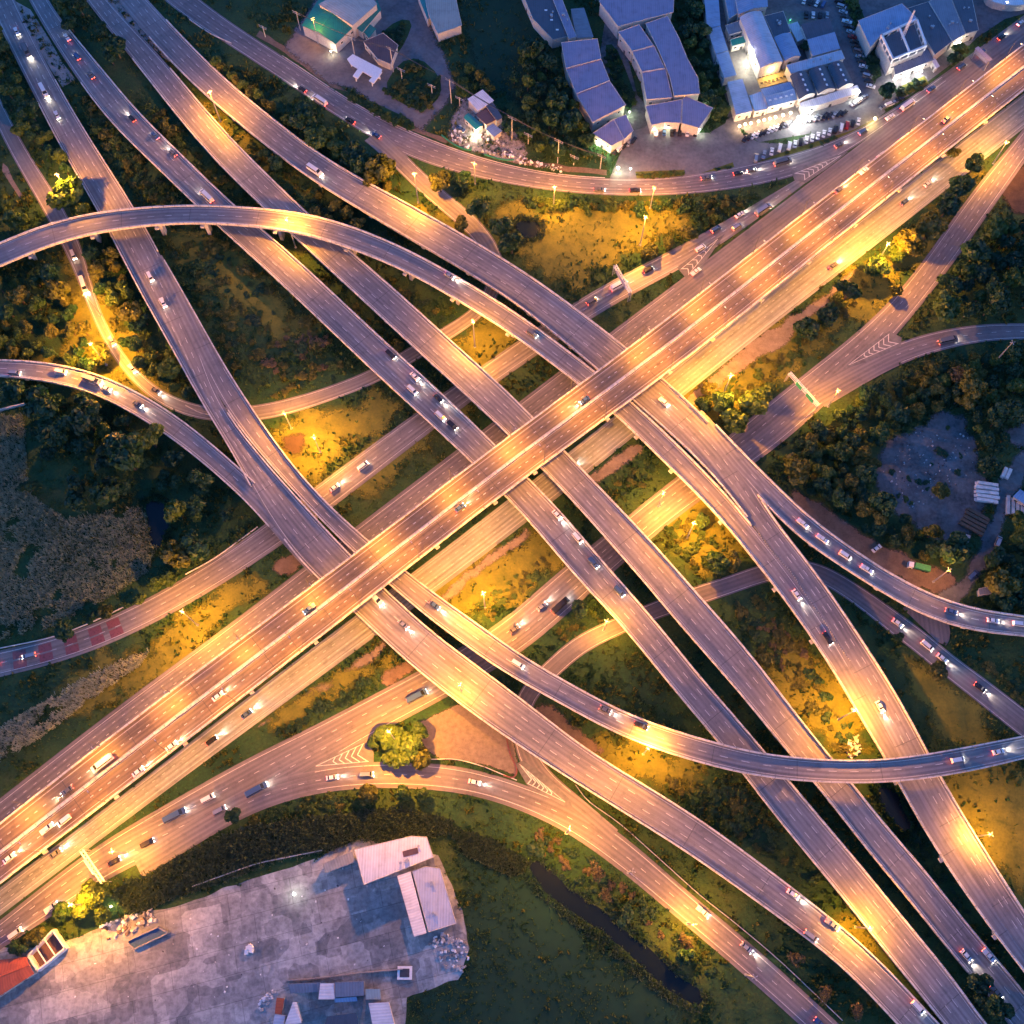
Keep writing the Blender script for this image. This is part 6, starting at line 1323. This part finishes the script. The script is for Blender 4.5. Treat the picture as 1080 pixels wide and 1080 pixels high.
wood([(690,395),(720,440),(760,400),(830,345),(880,310),(905,300),(930,285),(900,320),(850,370),(800,410),(760,430)],40,4,7.5,Y,'lit bush on the strip right of the viaduct','bushes on the strip right of the viaduct',B,.55,.8)
wood([(588,664),(605,650),(640,636),(644,648),(615,666),(596,678)],20,3.5,6,O,'bush along the yellow lit small loop road','bushes by the small loop road',B,.5)
wood([(690,528),(718,524),(736,545),(760,575),(765,600),(735,602),(712,575)],24,4,7,Y,'lit bush between the two flyovers right of the centre','bushes between the flyovers right of centre',B,.55)
wood([(645,510),(690,478),(700,490),(662,530)],14,3,6,O,'bush on the green patch between the right flyovers and the viaduct','bushes right of the viaduct crossing',B,.55,.5)
wood([(900,590),(960,622),(975,632),(960,640),(905,605),(860,575)],18,3.5,6,D,'bush between the two roads curving to the right edge','bushes between the right-hand roads',B,.5)
wood([(1005,625),(1060,640),(1090,642),(1090,650),(1050,645),(1005,634)],20,4,6,D,'bush in the hedge along the flyover at the right edge','hedge bushes at the right edge',B,.45)
wood([(1010,690),(1060,700),(1090,730),(1090,745),(1050,715)],24,3.5,7,O,'bush on the rough ground between the junction road and the right edge','bushes at the right edge below the flyover',B,.55,.6)
wood([(276,58),(300,70),(338,80),(345,88),(330,86),(290,66)],16,3.5,5.5,D,'bush in the hedge along the frontage road before the green warehouse','hedge bushes before the green warehouse',B,.45,grid=gridH)
wood([(346,92),(372,100),(410,118),(434,128),(436,136),(420,134),(380,116),(350,100)],30,3.5,5.5,D,'bush in the long planted island along the frontage road','bushes in the long planted island',B,.45,grid=gridH)
wood([(406,92),(420,70),(440,62),(462,80),(464,98),(448,116),(425,108)],40,3.5,6,D+['leafolive'],'bush in the triangular planting inside the lane','bushes in the triangular planting',B,.5,grid=gridH)
wood([(400,36),(418,24),(432,20),(424,40),(414,60),(404,62)],12,3.5,5,D,'bush around the plum roofed house','bushes around the plum roofed house',B,.45,grid=gridH)
wood([(638,50),(648,50),(660,78),(670,108),(664,112),(650,90)],22,3.5,6,D,'bush in the leaf-shaped planted island between the violet offices','bushes in the planted island between the offices',B,.45,grid=gridH)
wood([(672,182),(720,180),(720,186),(674,188)],16,2.5,4,Y,'small bush in the yellow planted traffic island, left one','bushes of the left traffic island',B,.5,1,60,grid=gridH)
wood([(740,182),(772,172),(774,177),(742,186)],12,2.5,4,O,'small bush in the planted traffic island, right one','bushes of the right traffic island',B,.5,1,60,grid=gridH)
wood([(795,172),(830,160),(900,138),(925,126),(927,131),(900,143),(835,166),(798,178)],30,2.5,4.5,D,'bush in the hedge between the car park and the frontage road','hedge bushes at the car park',B,.5,1,60,grid=gridH)
wood([(895,0),(902,-5),(922,50),(928,80),(920,84),(908,45)],22,3.5,6,D,'bush in the strip beside the column of parked cars','bushes beside the column of parked cars',B,.45,grid=gridH)
wood([(945,92),(975,82),(978,88),(950,102)],12,3,5,D,'bush on the verge below the framed block','bushes below the framed block',B,.45,grid=gridH)
for k,(x,y) in enumerate([(22,10),(26,22),(30,28),(34,36),(42,40),(44,49),(52,55),(54,66),(62,70),(60,80),(130,12),(138,22),(148,36),(172,5),(176,12)]):
    tree(x,y,2.2,'leafdark','tiny round shrub on the paved median at the top left','shrubs on the paved medians',kind=B,sc=1.1,force=True)
grow(); print('trees',NT)
# ------------------------------------------------------------------ grass, scrub and reeds : nobody could count these
def blades(name,label,X,Y,z0,h0,h1,w0,w1,mat,per=3,lean=.6,cat='grass'):
    n=len(X)*per; g=RNG; X=np.repeat(X,per); Y=np.repeat(Y,per)
    a=g.uniform(0,2*np.pi,n); l=g.uniform(.15,lean,n); h=g.uniform(h0,h1,n); w=g.uniform(w0,w1,n); ox=g.normal(0,.35,n); oy=g.normal(0,.35,n)
    bx=X+ox; by=Y+oy; dx,dy=np.cos(a),np.sin(a)
    V=np.empty((n,4,3)); tx=bx+dx*h*l; ty=by+dy*h*l
    V[:,0]=np.stack([bx-dy*w/2,by+dx*w/2,np.full(n,z0)],1); V[:,1]=np.stack([bx+dy*w/2,by-dx*w/2,np.full(n,z0)],1)
    V[:,2]=np.stack([tx+dy*w*.35,ty-dx*w*.35,z0+h],1); V[:,3]=np.stack([tx-dy*w*.35,ty+dx*w*.35,z0+h],1)
    me=bpy.data.meshes.new(name); me.vertices.add(4*n); me.vertices.foreach_set('co',V.ravel()); me.loops.add(4*n); me.loops.foreach_set('vertex_index',np.arange(4*n)); me.polygons.add(n); me.polygons.foreach_set('loop_start',np.arange(0,4*n,4)); me.polygons.foreach_set('loop_total',np.full(n,4)); me.materials.append(M[mat]); me.update(calc_edges=True); me.validate()
    o=bpy.data.objects.new(name,me); COL.objects.link(o); return tag(o,label,cat,kind='stuff')
def gridfree(X,Y,grid=None):
    grid=gridG if grid is None else grid
    i=np.clip((X-GX0).astype(int),0,GW-1); j=np.clip((Y-GY0).astype(int),0,GH-1); return ~grid[j,i]
def scatter(poly,n):
    w=[P(x,y,0) for x,y in poly]; pl=[(p.x,p.y) for p in w]; xs=[p[0] for p in pl]; ys=[p[1] for p in pl]
    X=RNG.uniform(min(xs),max(xs),n); Y=RNG.uniform(min(ys),max(ys),n); k=inpoly(pl,X,Y)&gridfree(X,Y); return X[k],Y[k]
def vn(X,Y,s,seed):
    g=np.random.default_rng(seed); T=g.random((256,256)); x=X/s+1000; y=Y/s+1000; i=np.floor(x).astype(int); j=np.floor(y).astype(int); fx=x-i; fy=y-j; fx=fx*fx*(3-2*fx); fy=fy*fy*(3-2*fy)
    t=lambda a,b:T[a%256,b%256]
    return (t(i,j)*(1-fx)+t(i+1,j)*fx)*(1-fy)+(t(i,j+1)*(1-fx)+t(i+1,j+1)*fx)*fy
X=RNG.uniform(-290,290,170000); Y=RNG.uniform(-60,450,170000)
k=gridfree(X,Y)&(RNG.random(len(X))<np.clip((vn(X,Y,18,3)*.6+vn(X,Y,5,4)*.5-.33)*2.2,0.05,1)*np.where(gridfree(X,Y,gridL),1,.30)); X,Y=X[k],Y[k]
blades('grass','rough grass and scrub growing over the open ground of the interchange',X,Y,-.02,.25,.9,.18,.5,'tuft',3,.9)
for mt,sd,th,lb in (('leafdark',21,.60,'dark weedy scrub in patches over the rough ground'),('leafolive',22,.63,'olive weedy scrub in patches over the rough ground')):
    X=RNG.uniform(-290,290,90000); Y=RNG.uniform(-60,450,90000); k=gridfree(X,Y)&(gridfree(X,Y,gridM)|(RNG.random(len(X))<.12))&(gridfree(X,Y,gridL)|(RNG.random(len(X))<.25))&((vn(X,Y,14,sd)*.6+vn(X,Y,4,sd+5)*.4)>th); X,Y=X[k],Y[k]
    blades('scrub',lb,X,Y,-.02,.5,1.5,.35,.9,mt,4,.8,'scrub')
def thin(X,Y,s):
    k=(vn(X,Y,9,51)*.65+vn(X,Y,3,52)*.35)>s; return X[k],Y[k]
X,Y=scatter([(-12,440),(25,432),(30,520),(70,548),(150,535),(166,575),(155,605),(120,628),(60,660),(-12,678)],34000); X,Y=thin(X,Y,.30)
blades('reeds','pale grey reed bed filling the ground left of the curved service road',X,Y,-.02,.5,1.7,.12,.34,'reed',3,.8,'reeds')
X,Y=scatter([(-12,775),(50,738),(110,705),(158,686),(150,700),(100,735),(40,780),(-12,808)],15000); X,Y=thin(X,Y,.34)
blades('reeds','narrow pale reed bed between the curve with red blocks and the viaduct',X,Y,-.02,.5,1.6,.12,.34,'reed',3,.8,'reeds')
X,Y=scatter([(118,945),(140,925),(180,905),(260,872),(330,862),(420,852),(480,866),(470,880),(400,888),(300,905),(230,932),(190,945),(140,965)],22000)
blades('reeds','dark reed bed in the ditch between the lower left road and the concrete lot',X,Y,-.02,.8,2.2,.2,.55,'reeddark',3,.8,'reeds')
X,Y=scatter([(470,870),(520,885),(560,910),(540,925),(490,900)],4000)
blades('reeds','dark reeds at the upper end of the canal',X,Y,-.02,.6,1.6,.2,.5,'reeddark',3,.8,'reeds')
WN=iter(['the small pond by the left reed bed','the little pond on the upper meadow','the long dark canal','the pond under the lower right ramps'])
for poly,n in (([(146,526),(165,520),(184,530),(188,552),(178,582),(162,590),(148,570)],900),([(533,236),(552,226),(576,234),(574,252),(548,258)],700),([(545,915),(566,898),(600,930),(690,995),(750,1050),(738,1070),(700,1055),(610,980),(560,940)],5200),([(915,828),(940,822),(960,846),(972,872),(956,890),(938,876)],1200)):
    X,Y=scatter(poly,n); blades('reeds','ragged reeds fringing '+next(WN),X,Y,-.02,.5,1.5,.15,.45,random.choice(['reeddark','leafdark']),4,.9,'reeds')
# ------------------------------------------------------------------ dusk sky, faint last sun, camera
SC.world=bpy.data.worlds.new('World'); SC.world.use_nodes=True; nt=SC.world.node_tree
sky=nt.nodes.new('ShaderNodeTexSky'); sky.sky_type='NISHITA'; sky.sun_disc=False; sky.sun_elevation=R_(0.0); sky.sun_rotation=R_(250); sky.ozone_density=3.0; sky.air_density=1.0; sky.dust_density=1.0
bg=nt.nodes['Background']; nt.links.new(mix(nt,1,sky.outputs[0],(.68,.98,1.30),'MULTIPLY'),bg.inputs['Color']); bg.inputs['Strength'].default_value=.076
sl=bpy.data.lights.new('sun','SUN'); sl.energy=.02; sl.angle=R_(20); sl.color=(1,.82,.75); so=bpy.data.objects.new('sun',sl); COL.objects.link(so); so.rotation_euler=(R_(70),0,R_(70))
cam=bpy.data.cameras.new('camera'); co=bpy.data.objects.new('camera',cam); COL.objects.link(co); co.location=(0,0,H); co.rotation_euler=(TH,0,0); cam.sensor_fit='HORIZONTAL'; cam.sensor_width=36; cam.lens=36*F/1080; cam.clip_start=1; cam.clip_end=6000
SC.camera=co
SC.view_settings.view_transform='Standard'; SC.view_settings.look='None'; SC.view_settings.gamma=1; SC.view_settings.exposure=EXPO
SC.render.engine='CYCLES'; SC.cycles.use_denoising=True; SC.cycles.max_bounces=4; SC.cycles.diffuse_bounces=2; SC.cycles.glossy_bounces=2; SC.cycles.transmission_bounces=2; SC.cycles.use_light_tree=True; SC.cycles.sample_clamp_indirect=4
